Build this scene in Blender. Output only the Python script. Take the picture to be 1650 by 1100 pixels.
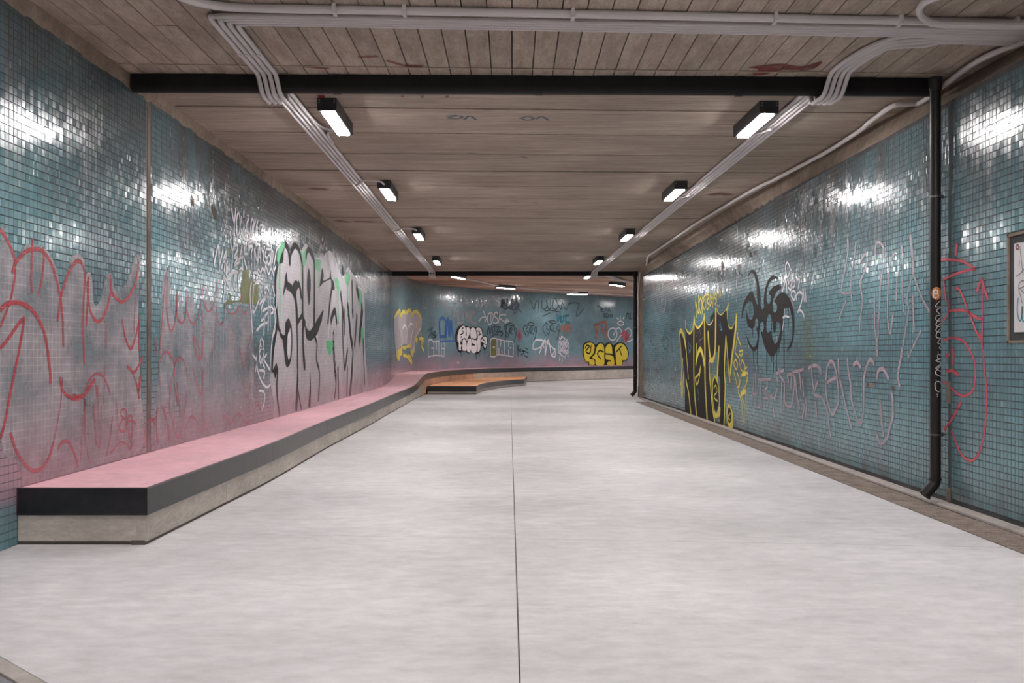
import bpy, bmesh, math, random
import numpy as np
from mathutils import Vector, Matrix
from mathutils.geometry import tessellate_polygon
for o in list(bpy.data.objects): bpy.data.objects.remove(o)
S = bpy.context.scene
COL = S.collection
random.seed(7)
# ------------------------------------------------------------------ camera, world, exposure
F = 1560.0; CX = 825.0; CY = 569.0; HC = 1.2
cam = bpy.data.cameras.new('camera'); cam_o = bpy.data.objects.new('camera', cam); COL.objects.link(cam_o)
cam_o.location = (0, 0, HC); cam_o.rotation_euler = (math.pi/2, 0, 0)
cam.sensor_fit = 'HORIZONTAL'; cam.sensor_width = 36.0; cam.lens = 36.0*F/1650.0
cam.shift_y = (CY-550.0)/1650.0; cam.clip_start = 0.05; cam.clip_end = 200
S.camera = cam_o
S.view_settings.view_transform = 'Standard'; S.view_settings.look = 'None'
S.view_settings.gamma = 1.0; S.view_settings.use_curve_mapping = False
S.view_settings.exposure = 0.5
LAMP = 125.0
w = bpy.data.worlds.new('world'); S.world = w; w.use_nodes = True
w.node_tree.nodes['Background'].inputs[0].default_value = (0.75, 0.8, 0.9, 1)
w.node_tree.nodes['Background'].inputs[1].default_value = 0.35

# ------------------------------------------------------------------ helpers
def tag(o, label=None, cat=None, group=None, kind=None):
    if label: o['label'] = label
    if cat: o['category'] = cat
    if group: o['group'] = group
    if kind: o['kind'] = kind
    return o
def thing(name, loc, label, cat, group=None):
    o = bpy.data.objects.new(name, None); COL.objects.link(o); o.location = loc
    o.empty_display_size = 0.1
    return tag(o, label, cat, group)
def link(name, me, mat=None, parent=None, loc=None):
    o = bpy.data.objects.new(name, me); COL.objects.link(o)
    if mat is not None and not me.materials: me.materials.append(mat)
    if parent is not None:
        o.parent = parent
        o.matrix_parent_inverse = Matrix.Translation(-parent.location)
    if loc is not None: o.location = loc
    return o
class MB:
    def __init__(s): s.v = []; s.f = []
    def add(s, vs, fs):
        n = len(s.v); s.v += [tuple(p) for p in vs]; s.f += [tuple(i+n for i in f) for f in fs]
    def box(s, a, b):
        x0, y0, z0 = a; x1, y1, z1 = b
        s.add([(x0,y0,z0),(x1,y0,z0),(x1,y1,z0),(x0,y1,z0),(x0,y0,z1),(x1,y0,z1),(x1,y1,z1),(x0,y1,z1)],
              [(3,2,1,0),(4,5,6,7),(0,1,5,4),(1,2,6,5),(2,3,7,6),(3,0,4,7)])
    def prism(s, poly, z0, z1):            # poly: list of (x,y) ccw; z values may be callables
        n = len(poly); g = lambda z, p: z(p[0], p[1]) if callable(z) else z
        s.add([(p[0], p[1], g(z0, p)) for p in poly]+[(p[0], p[1], g(z1, p)) for p in poly],
              [tuple(reversed(range(n))), tuple(range(n, 2*n))]+[(i, (i+1) % n, n+(i+1) % n, n+i) for i in range(n)])
    def tube(s, pts, r, n=10, cap=True):
        pts = [Vector(p) for p in pts]; k = len(pts); rings = []
        up = None
        for i in range(k):
            if i == 0: t = pts[1]-pts[0]
            elif i == k-1: t = pts[-1]-pts[-2]
            else: t = (pts[i+1]-pts[i]).normalized()+(pts[i]-pts[i-1]).normalized()
            t.normalize()
            if up is None:
                up = Vector((0,0,1)) if abs(t.z) < 0.9 else Vector((1,0,0))
            up = (up - t*up.dot(t)).normalized(); sd = t.cross(up)
            rr = r[i] if isinstance(r, (list, tuple)) else r
            rings.append([pts[i]+(up*math.cos(a)+sd*math.sin(a))*rr for a in [2*math.pi*j/n for j in range(n)]])
        vs = [p for ring in rings for p in ring]; fs = []
        for i in range(k-1):
            for j in range(n):
                a = i*n+j; b = i*n+(j+1) % n; fs.append((a, b, b+n, a+n))
        if cap:
            fs.append(tuple(reversed(range(n)))); fs.append(tuple(range((k-1)*n, k*n)))
        s.add(vs, fs)
    def mesh(s, name, smooth=False):
        me = bpy.data.meshes.new(name); me.from_pydata(s.v, [], s.f)
        bm = bmesh.new(); bm.from_mesh(me); bmesh.ops.recalc_face_normals(bm, faces=bm.faces); bm.to_mesh(me); bm.free()
        if smooth:
            me.shade_smooth(); me.set_sharp_from_angle(angle=math.radians(35))
        return me
    def build(s, name, mat, parent=None, bevel=0, smooth=False):
        o = link(name, s.mesh(name, smooth), mat, parent)
        if bevel:
            m = o.modifiers.new('bevel', 'BEVEL'); m.width = bevel; m.segments = 2; m.limit_method = 'ANGLE'
        return o
def spline(pts, k=8, closed=False):
    pts = [Vector(p) for p in pts]
    if len(pts) < 3: return pts
    out = []; n = len(pts)
    for i in range(n-1):
        p1, p2 = pts[i], pts[i+1]
        p0 = pts[i-1] if i > 0 else (pts[-2] if closed else p1*2-p2)
        p3 = pts[i+2] if i+2 < n else (pts[1] if closed else p2*2-p1)
        for j in range(k):
            t = j/k
            out.append(0.5*((2*p1)+(p2-p0)*t+(2*p0-5*p1+4*p2-p3)*t*t+(3*p1-p0-3*p2+p3)*t*t*t))
    out.append(pts[-1]); return out

# ------------------------------------------------------------------ materials
def newmat(name):
    m = bpy.data.materials.new(name); m.use_nodes = True; nt = m.node_tree
    b = nt.nodes['Principled BSDF']; return m, nt, b
class N:
    """tiny node builder"""
    def __init__(s, nt): s.nt = nt
    def n(s, t, **kw):
        nd = s.nt.nodes.new(t)
        for k, v in kw.items(): setattr(nd, k, v)
        return nd
    def lk(s, a, b): s.nt.links.new(a, b)
    def put(s, sock, v):
        if hasattr(v, 'is_output') or hasattr(v, 'links'): s.lk(v, sock)
        else: sock.default_value = v
    def math(s, op, a, b=0.0, c=None, clamp=False):
        nd = s.n('ShaderNodeMath', operation=op, use_clamp=clamp); s.put(nd.inputs[0], a); s.put(nd.inputs[1], b)
        if c is not None: s.put(nd.inputs[2], c)
        return nd.outputs[0]
    def vmath(s, op, a, b=(0,0,0)):
        nd = s.n('ShaderNodeVectorMath', operation=op); s.put(nd.inputs[0], a)
        if op == 'SCALE': s.put(nd.inputs[3], b)
        else: s.put(nd.inputs[1], b)
        return nd.outputs[0]
    def mix(s, f, a, b, blend='MIX'):
        nd = s.n('ShaderNodeMix', data_type='RGBA', blend_type=blend); nd.clamp_factor = True
        s.put(nd.inputs[0], f); s.put(nd.inputs[6], a); s.put(nd.inputs[7], b); return nd.outputs[2]
    def noise(s, vec, scale, detail=3, rough=0.55, dist=0.0):
        nd = s.n('ShaderNodeTexNoise'); s.put(nd.inputs['Vector'], vec); nd.inputs['Scale'].default_value = scale
        nd.inputs['Detail'].default_value = detail; nd.inputs['Roughness'].default_value = rough
        nd.inputs['Distortion'].default_value = dist; return nd.outputs[0]
    def map(s, v, a, b, c=0.0, d=1.0, smooth=False):
        nd = s.n('ShaderNodeMapRange', interpolation_type='SMOOTHSTEP' if smooth else 'LINEAR')
        s.put(nd.inputs[0], v)
        for i, q in enumerate((a, b, c, d)): s.put(nd.inputs[i+1], q)
        return nd.outputs[0]
    def scl(s, vec, sc):
        return s.vmath('MULTIPLY', vec, sc)
    def pos(s): return s.n('ShaderNodeNewGeometry').outputs['Position']
    def sep(s, v):
        nd = s.n('ShaderNodeSeparateXYZ'); s.put(nd.inputs[0], v); return nd.outputs
    def comb(s, x, y, z=0.0):
        nd = s.n('ShaderNodeCombineXYZ')
        for i, q in enumerate((x, y, z)): s.put(nd.inputs[i], q)
        return nd.outputs[0]
    def bump(s, h, strength=0.3, dist=0.01, normal=None):
        nd = s.n('ShaderNodeBump'); nd.inputs['Strength'].default_value = strength; nd.inputs['Distance'].default_value = dist
        s.put(nd.inputs['Height'], h)
        if normal is not None: s.put(nd.inputs['Normal'], normal)
        return nd.outputs[0]
def c4(c): return (c[0], c[1], c[2], 1.0)
TP = 0.051                                     # tile pitch
def simple(name, col, rough=0.5, metal=0.0, var=0.12, scale=6.0, bump=0.1, spec=0.5):
    m, nt, b = newmat(name); g = N(nt); p = g.pos()
    n1 = g.noise(p, scale, 5)
    k = g.map(n1, 0.3, 0.7, 1-var, 1+var)
    cc = g.vmath('SCALE', c4(col)[:3], k)
    g.lk(cc, b.inputs['Base Color']); b.inputs['Roughness'].default_value = rough; b.inputs['Metallic'].default_value = metal
    b.inputs['Specular IOR Level'].default_value = spec
    if bump:
        g.lk(g.bump(g.noise(p, scale*8, 4), bump, 0.003), b.inputs['Normal'])
    return m
def coords(g, mode):
    if mode == 'pos':
        s = g.sep(g.pos()); return g.comb(s[1], s[2])
    nd = g.n('ShaderNodeUVMap'); nd.uv_map = 'grid'; return nd.outputs[0]
def joint_mask(g, uv, wdt=0.05):
    s = g.sep(uv)
    out = None
    for i in (0, 1):
        fr = g.math('FRACT', g.math('DIVIDE', s[i], TP))
        d = g.math('ABSOLUTE', g.math('SUBTRACT', fr, 0.5))
        mk = g.math('GREATER_THAN', d, 0.5-wdt)
        out = mk if out is None else g.math('MAXIMUM', out, mk)
    return out
def wall_color(g, uv, zb, pink, top, far=False):
    """teal glazed tile colour with per tile variation, streaks of dirt and pink overspray above the bench"""
    cell = g.vmath('FLOOR', g.vmath('SCALE', uv, 1.0/TP))
    wn = g.n('ShaderNodeTexWhiteNoise', noise_dimensions='2D'); g.put(wn.inputs[0], cell)
    r = wn.outputs[0]; rc = wn.outputs[1]
    base = g.mix(r, (0.122, 0.252, 0.287, 1), (0.160, 0.310, 0.345, 1))
    s = g.sep(uv)
    big = g.noise(g.scl(uv, (0.45, 0.7, 1)), 1.0, 4, 0.6)
    base = g.mix(g.map(big, 0.42, 0.66, 0, 0.85 if pink and not far else 0.65), base, (0.085, 0.105, 0.125, 1))
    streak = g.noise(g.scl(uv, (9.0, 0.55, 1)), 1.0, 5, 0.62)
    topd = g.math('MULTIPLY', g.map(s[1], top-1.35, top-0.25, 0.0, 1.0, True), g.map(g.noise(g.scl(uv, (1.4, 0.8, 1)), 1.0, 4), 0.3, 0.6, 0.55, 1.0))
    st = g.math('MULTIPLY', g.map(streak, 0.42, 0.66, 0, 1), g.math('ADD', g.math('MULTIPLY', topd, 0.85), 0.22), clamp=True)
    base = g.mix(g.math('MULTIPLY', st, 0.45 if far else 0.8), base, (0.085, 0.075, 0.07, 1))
    base = g.mix(g.math('MULTIPLY', topd, 0.4 if far else 0.85), base, (0.055, 0.055, 0.057, 1))  # top darkened for grime and for lamplight falling off, both in the colour
    lowd = g.math('MULTIPLY', g.map(s[1], zb+0.5, zb, 0, 1, True), g.map(g.noise(g.scl(uv, (2.5, 1.5, 1)), 1.0, 4), 0.35, 0.65, 0.1, 1))
    if pink:
        pk = g.math('MULTIPLY', g.math('MULTIPLY', g.map(s[1], zb+0.8, zb-0.02, 0, 1, True), g.map(s[1], zb-0.12, zb-0.03, 0, 1, True)), g.map(g.noise(g.scl(uv, (1.1, 1.6, 1)), 1.0, 3), 0.3, 0.7, 0.35, 1))
        base = g.mix(g.math('MULTIPLY', pk, 0.85), base, (0.50, 0.27, 0.33, 1))
    else:
        base = g.mix(g.math('MULTIPLY', lowd, 0.7), base, (0.12, 0.115, 0.115, 1))
    return base, r, rc, streak
def tile_material(name, mode, zb, pink, top, painted_joint=False):
    m, nt, b = newmat(name); g = N(nt); uv = coords(g, mode)
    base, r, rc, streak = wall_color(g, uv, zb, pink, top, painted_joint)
    nj = g.vmath('SCALE', g.vmath('SUBTRACT', rc, (0.5, 0.5, 0.5)), 0.030)
    wav = g.n('ShaderNodeTexNoise'); g.put(wav.inputs['Vector'], g.scl(uv, (1, 1, 1))); wav.inputs['Scale'].default_value = 14.0
    nj = g.vmath('ADD', nj, g.vmath('SCALE', g.vmath('SUBTRACT', wav.outputs[1], (0.5, 0.5, 0.5)), 0.016))
    geo = g.n('ShaderNodeNewGeometry')
    nrm = g.vmath('NORMALIZE', g.vmath('ADD', geo.outputs['Normal'], nj))
    rough = g.map(r, 0, 1, 0.07, 0.19)
    rough = g.math('ADD', rough, g.math('MULTIPLY', g.map(streak, 0.45, 0.7, 0, 1), 0.14))
    if painted_joint:
        jm = joint_mask(g, uv, 0.06)
        base = g.mix(g.math('MULTIPLY', jm, 0.5), base, (0.06, 0.065, 0.07, 1))
        rough = g.math('ADD', rough, g.math('MULTIPLY', jm, 0.5))
    g.lk(nrm, b.inputs['Normal'])
    g.lk(base, b.inputs['Base Color']); g.lk(rough, b.inputs['Roughness'])
    b.inputs['Specular IOR Level'].default_value = 0.55
    return m
def grout_material(name):
    return simple(name, (0.045, 0.045, 0.048), 0.9, var=0.35, scale=3)
def concrete(name, a, c, grain=(1, 1, 1), sc=2.0, rough=0.8, bump=0.5, rnd=0.0, spots=0.0, spec=0.3):
    m, nt, b = newmat(name); g = N(nt); p = g.pos()
    oi = g.n('ShaderNodeObjectInfo')
    p2 = g.vmath('ADD', g.scl(p, grain), g.vmath('SCALE', (37.0, 11.0, 5.0), oi.outputs['Random'])) if rnd else g.scl(p, grain)
    n1 = g.noise(p2, sc, 7, 0.65); n2 = g.noise(p2, sc*6, 6, 0.7); n3 = g.noise(p, sc*0.35, 3)
    col = g.mix(g.map(n1, 0.3, 0.7), c4(a), c4(c))
    col = g.mix(g.map(n2, 0.35, 0.75, 0, 0.55), col, c4([q*0.55 for q in a]))
    col = g.vmath('SCALE', col, g.map(n3, 0.3, 0.7, 0.82, 1.12))
    if rnd: col = g.vmath('SCALE', col, g.map(oi.outputs['Random'], 0, 1, 1-rnd, 1+rnd))
    if spots:
        vo = g.noise(p, 55, 2); col = g.mix(g.map(vo, 0.70, 0.74, 0, spots), col, (0.05, 0.045, 0.04, 1))
        v2 = g.noise(g.scl(p, (1.2, 5, 1)), 2.6, 4); col = g.mix(g.map(v2, 0.66, 0.74, 0, spots*0.6), col, (0.42, 0.38, 0.34, 1))
    g.lk(col, b.inputs['Base Color']); b.inputs['Roughness'].default_value = rough
    b.inputs['Specular IOR Level'].default_value = spec
    g.lk(g.bump(g.math('ADD', n1, g.math('MULTIPLY', n2, 0.6)), bump, 0.012), b.inputs['Normal'])
    return m
PM = {}
def paint(key, col, op=1.0, soft=0.35, wear=0.15, joint=0.0, jcol=(0.55, 0.5, 0.53), rough=0.45, nscale=2.0, spec=0.35):
    if key in PM: return PM[key]
    m, nt, b = newmat('paint_'+key); g = N(nt)
    uvn = g.n('ShaderNodeUVMap'); uvn.uv_map = 'grid'; uv = uvn.outputs[0]
    en = g.n('ShaderNodeUVMap'); en.uv_map = 'edge'; e = g.sep(en.outputs[0])
    n1 = g.noise(uv, nscale, 5, 0.6); n2 = g.noise(g.scl(uv, (6, 3, 1)), 4.0, 4, 0.6)
    c = g.vmath('SCALE', col, g.map(n2, 0.3, 0.7, 0.85, 1.12))
    if joint:
        c = g.mix(g.math('MULTIPLY', joint_mask(g, uv, 0.045), joint), c, c4(jcol))
    ed = g.map(g.math('SUBTRACT', 1.0, g.math('ABSOLUTE', e[0])), 0.0, soft, 0, 1, True)
    al = g.math('MULTIPLY', g.math('MULTIPLY', ed, e[1]), g.map(n1, 0.32, 0.6, op*(1-wear), op), clamp=True)
    g.lk(c, b.inputs['Base Color']); g.lk(al, b.inputs['Alpha']); b.inputs['Roughness'].default_value = rough
    b.inputs['Specular IOR Level'].default_value = spec
    PM[key] = m; return m
# ------------------------------------------------------------------ wall paths  (photo pixel -> point on the wall)
PATH = {
 'left': [(-3.10, -6.0), (-3.10, 14.0), (-3.33, 26.75)],
 'right': [(3.47, -6.0), (3.47, 25.66)],
 'back': [tuple(p[:2]) for p in spline([(-3.33, 26.75, 0), (-3.42, 30, 0), (-3.40, 33, 0), (-3.2, 35, 0), (-2.75, 36.8, 0), (-2.0, 38.6, 0), (-.9, 40.4, 0), (0, 41.6, 0), (3.2, 45.6, 0), (5.6, 48.6, 0), (9, 52.9, 0), (12, 56.7, 0)], 6)],
}
def arclen(path):
    out = [0.0]
    for a, b in zip(path, path[1:]): out.append(out[-1]+math.hypot(b[0]-a[0], b[1]-a[1]))
    return out
ARC = {k: arclen(v) for k, v in PATH.items()}
def wall_pos(wl, u, z, off):
    path = PATH[wl]
    if wl == 'back':
        arc = ARC[wl]; k = 0
        while k < len(path)-2 and u > arc[k+1]: k += 1
        t = (u-arc[k])/(arc[k+1]-arc[k])
    else:
        k = 0
        while k < len(path)-2 and u > path[k+1][1]: k += 1
        t = (u-path[k][1])/(path[k+1][1]-path[k][1])
    a, b = path[k], path[k+1]
    dx, dy = b[0]-a[0], b[1]-a[1]; L = math.hypot(dx, dy)
    nx, ny = dy/L, -dx/L                      # to the right of the travel direction
    if wl == 'right': nx, ny = -nx, -ny
    return (a[0]+dx*t+nx*off, a[1]+dy*t+ny*off, z)
def wall_uv(wl, px, py):
    path = PATH[wl]; r = (px-CX)/F
    best = None
    for k in range(len(path)-1):
        a, b = path[k], path[k+1]
        fa = a[0]-r*a[1]; fb = b[0]-r*b[1]
        if fa == fb: continue
        t = fa/(fa-fb)
        if -1e-6 <= t <= 1+1e-6:
            y = a[1]+(b[1]-a[1])*t
            if y > 2: best = (k, t, y)
    if best is None: raise ValueError((wl, px, py))
    k, t, y = best
    u = y if wl != 'back' else ARC[wl][k]+t*(ARC[wl][k+1]-ARC[wl][k])
    return (u, HC-(py-CY)*y/F)
LAYER = {}
def parse(s): return [tuple(float(q) for q in p.split(',')) for p in s.split()]
def graffiti(wl, parent, name, label, crop, items, surf=None, smooth=True):
    """items: (paint material, metre width or 0 for a filled shape, 'x,y x,y ...') in the coordinates of an enlarged view of the photo"""
    x0, y0, sc = crop
    v = []; f = []; grid = []; edge = []; mats = []; fm = []
    ly = LAYER.get(wl, 0); LAYER[wl] = (ly+1) % 14
    kk = 3.0 if wl == 'back' else 1.0
    base = 0.0016+0.0003*ly*kk+(0.004 if wl == 'back' else 0)
    conv = surf or (lambda px, py: wall_uv(wl, px, py))
    pos = (lambda u, z, off: wall_pos(wl, u, z, off)) if surf is None else surf.pos
    def pv(u, z, e, fd, off):
        v.append(pos(u, z, off)); grid.append((u, z)); edge.append((e, fd)); return len(v)-1
    for ii, (m, wd, data) in enumerate(items):
        if m not in mats: mats.append(m)
        mi = mats.index(m); off = base+0.00012*ii*kk*(1.7 if kk > 1 else 1)
        loops = [parse(q) for q in data.split('|')]
        if wd == 0:
            L2 = []; idx = []
            for lp in loops:
                pp = [(x0+a/sc, y0+b/sc) for a, b in lp]
                if smooth and len(pp) > 5:
                    pp = [(q[0], q[1]) for q in spline([Vector((a, b, 0)) for a, b in pp+[pp[0]]], 4, True)[:-1]]
                ws = [conv(*q) for q in pp]
                L2.append([Vector((a, b, 0)) for a, b in ws]); idx += [pv(a, b, 0.0, 1.0, off) for a, b in ws]
            flat = [q for lp_ in L2 for q in lp_]
            stack = [tuple((flat[q][0], flat[q][1], idx[q]) for q in t) for t in tessellate_polygon(L2)]
            mid = {}
            while stack:
                t = stack.pop()
                ln = [abs(t[j][0]-t[(j+1) % 3][0]) for j in range(3)]; j = ln.index(max(ln))
                if ln[j] > (0.3 if surf is None else getattr(surf, 'step', 1e9)):
                    A, B, Cc = t[j], t[(j+1) % 3], t[(j+2) % 3]; key = (min(A[2], B[2]), max(A[2], B[2]))
                    if key not in mid: mid[key] = ((A[0]+B[0])/2, (A[1]+B[1])/2, pv((A[0]+B[0])/2, (A[1]+B[1])/2, 0.0, 1.0, off))
                    M = mid[key]; stack += [(A, M, Cc), (M, B, Cc)]
                else:
                    f.append(tuple(q[2] for q in t)); fm.append(mi)
        else:
            for lp in loops:
                pp = [Vector((x0+a/sc, y0+b/sc, 0)) for a, b in lp]
                if len(pp) > 2: pp = spline(pp, 6)
                ws = [Vector(conv(q[0], q[1])) for q in pp]
                if len(ws) == 2: ws = [ws[0].lerp(ws[1], t/3) for t in range(4)]
                # extend ends by half a width
                d0 = (ws[0]-ws[1]); d1 = (ws[-1]-ws[-2])
                if d0.length > 1e-6: ws.insert(0, ws[0]+d0.normalized()*wd*0.5)
                if d1.length > 1e-6: ws.append(ws[-1]+d1.normalized()*wd*0.5)
                n = len(ws); prev = None
                for i in range(n):
                    t = ws[min(i+1, n-1)]-ws[max(i-1, 0)]
                    if t.length < 1e-9: t = Vector((1, 0))
                    t.normalize(); nn = Vector((-t[1], t[0]))*wd*0.5
                    fd = 0.0 if i in (0, n-1) else 1.0
                    a = pv(ws[i][0]+nn[0], ws[i][1]+nn[1], 1.0, fd, off); b = pv(ws[i][0], ws[i][1], 0.0, fd, off); c = pv(ws[i][0]-nn[0], ws[i][1]-nn[1], -1.0, fd, off)
                    if prev: f += [(prev[0], prev[1], b, a), (prev[1], prev[2], c, b)]; fm += [mi, mi]
                    prev = (a, b, c)
    me = bpy.data.meshes.new(name); me.from_pydata(v, [], f)
    for m in mats: me.materials.append(m)
    me.polygons.foreach_set('material_index', fm)
    for nm, dat in (('grid', grid), ('edge', edge)):
        uvl = me.uv_layers.new(name=nm)
        li = np.zeros(len(me.loops), dtype=np.int32); me.loops.foreach_get('vertex_index', li)
        uvl.data.foreach_set('uv', np.array(dat, dtype=np.float32)[li].ravel())
    me.update()
    o = link(name, me, None, parent)
    if label: o['label'] = label
    return o
# ------------------------------------------------------------------ the setting
def topz(wl, y):
    if wl == 'left': return 3.37
    if wl == 'right': return 3.20 if y < 9 else 3.20+min(1, (y-9)/4)*0.06
    return 0
M_grout = grout_material('grout')
M_tile = {
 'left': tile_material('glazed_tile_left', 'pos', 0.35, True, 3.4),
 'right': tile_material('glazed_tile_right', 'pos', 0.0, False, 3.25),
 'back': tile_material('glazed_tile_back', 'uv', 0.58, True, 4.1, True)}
M_render = concrete('rough_render', (0.20, 0.15, 0.115), (0.33, 0.265, 0.205), sc=5, rough=0.95, bump=1.0, spots=0.8)
M_ceil = concrete('board_marked_concrete', (0.31, 0.24, 0.19), (0.55, 0.46, 0.38), grain=(0.55, 7, 1), sc=2.2, rough=0.85, bump=0.6, rnd=0.09, spots=0.55)
M_ceil_long = concrete('board_marked_concrete_lengthwise', (0.34, 0.27, 0.215), (0.57, 0.48, 0.40), grain=(5, 1.2, 1), sc=2.0, rough=0.85, bump=0.7, rnd=0.10, spots=0.8)
M_ceil_far = concrete('board_marked_concrete_far', (0.44, 0.31, 0.24), (0.62, 0.47, 0.37), grain=(0.5, 5, 1), sc=2.0, rough=0.85, bump=0.6, rnd=0.22)
M_dark = simple('dark_gap', (0.03, 0.026, 0.024), 0.9)
M_floor = concrete('polished_floor', (0.69, 0.67, 0.675), (0.75, 0.725, 0.73), grain=(0.6, 1.1, 1), sc=1.6, rough=0.55, bump=0.05, rnd=0.01, spec=0.4)
M_kerb = concrete('kerb_concrete', (0.42, 0.37, 0.34), (0.56, 0.51, 0.47), sc=4, bump=0.4)
M_block = concrete('raw_concrete', (0.46, 0.41, 0.36), (0.64, 0.58, 0.52), grain=(1, 1, 3), sc=2.5, rough=0.8, bump=0.5, rnd=0.05, spots=0.5)
M_steel_cover = simple('gutter_black', (0.012, 0.010, 0.010), 0.5, var=0.3, bump=0.05, spec=0.2)

# floor ------------------------------------------------------------
def cj(y): return 0.0387-0.00275*y
def lat(x): return 6.27-0.092*x
G = 0.003
fb = MB(); fb.prism([(-4.5, -6), (3.05, -6), (3.05, 28), (15, 28), (15, 62), (-4.5, 62)], -0.30, -0.012)
floor = fb.build('floor', simple('joint_sealant', (0.30, 0.26, 0.23), 0.9)); tag(floor, kind='structure')
slabs = [
 [(-3.3, 5.016), (-1.69, 3.525), (cj(1.9)-G, 1.928), (cj(6.3)-G, lat(0)-G), (-3.3, lat(-3.3)-G)],
 [(cj(1.9)+G, 1.92), (3.055, -0.869), (3.055, lat(3.05)-G), (cj(6.3)+G, lat(0)-G)],
 [(-3.6, lat(-3.6)+G), (cj(6.3)-G, lat(0)+G), (cj(26)-G, 26), (-3.6, 26)],
 [(cj(6.3)+G, lat(0)+G), (3.055, lat(3.05)+G), (3.055, 24.0), (3.6, 24.0), (3.6, 26), (cj(26)+G, 26)],
 [(-3.6, 26.006), (3.7, 26.006), (15, 27), (15, 62), (-4.5, 62)]]
for p in slabs:
    m = MB(); m.prism(p, -0.034, 0.0); m.build('concrete_slab', M_floor, floor)
# kerb at the lower left with small pavers behind it
kb = MB(); a = Vector((-3.45, 5.155)); b = Vector((3.0, -0.818)); d = (b-a).normalized(); nn = Vector((d[1], -d[0]))
kb.prism([tuple(a+nn*0.075), tuple(b+nn*0.075), tuple(b+nn*0.004), tuple(a+nn*0.004)], -0.034, 0.002)
ks = kb.build('kerb_stone', M_kerb, floor, bevel=0.004)
M_pave = concrete('paver_grey', (0.25, 0.25, 0.27), (0.36, 0.36, 0.385), sc=9, bump=0.6, rnd=0.12)
pm = None; cnt = 0
for i in range(40):
    for j in range(12):
        c = a+d*(0.12+i*0.105+(0.05 if j % 2 else 0))+nn*(0.108+j*0.056)
        if c[0] < -3.05 or cnt > 280: continue
        if pm is None:
            q = MB(); q.box((-0.049, -0.025, -0.034), (0.049, 0.025, 0.0)); pm = q.mesh('paver')
        o = link('paver', pm, M_pave, floor, loc=(c[0], c[1], random.uniform(-.003, .001))); o.rotation_euler.z = math.atan2(d[1], d[0]); cnt += 1

# walls ------------------------------------------------------------
def slab_wall(name, pts_in, thick, z0, z1, mat, side):
    m = MB(); n = len(pts_in); outer = []
    for i in range(n):
        p = Vector(pts_in[i]); q = Vector(pts_in[min(i+1, n-1)])-Vector(pts_in[max(i-1, 0)]); q.normalize()
        outer.append(tuple(p+Vector((-q[1], q[0]))*thick*side))
    for i in range(n-1):
        quad = [pts_in[i], pts_in[i+1], outer[i+1], outer[i]]
        if side < 0: quad.reverse()
        m.prism(quad, z0, z1)
    o = m.build(name, mat); tag(o, kind='structure'); return o
TG = 0.0035     # joint depth
def inset(wl, u, off): return wall_pos(wl, u, 0, off)[:2]
wall_left = slab_wall('wall_left', [inset('left', y, -TG) for y in (-6, 8.20, 8.32, 14, 26.75)], 0.3, -0.2, 3.62, M_grout, 1)
wall_right = slab_wall('wall_right', [inset('right', y, -TG) for y in (-6, 3.66, 6.3, 9, 13, 25.66)], 0.42, -0.2, lambda x, y: topz('right', y), M_grout, -1)
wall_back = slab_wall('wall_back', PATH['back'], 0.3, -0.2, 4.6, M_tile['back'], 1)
# uv for the back wall
me = wall_back.data; uvl = me.uv_layers.new(name='grid'); arc = ARC['back']; P = PATH['back']
def back_u(x, y):
    best = (1e9, 0)
    for k in range(len(P)-1):
        a_, b_ = Vector(P[k]), Vector(P[k+1]); L = (b_-a_).length; t = max(0, min(1, (Vector((x, y))-a_).dot(b_-a_)/L/L))
        dd = (a_+(b_-a_)*t-Vector((x, y))).length
        if dd < best[0]: best = (dd, arc[k]+t*L)
    return best[1]
for lp in me.loops:
    c = me.vertices[lp.vertex_index].co; uvl.data[lp.index].uv = (back_u(c.x, c.y), c.z)
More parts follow.
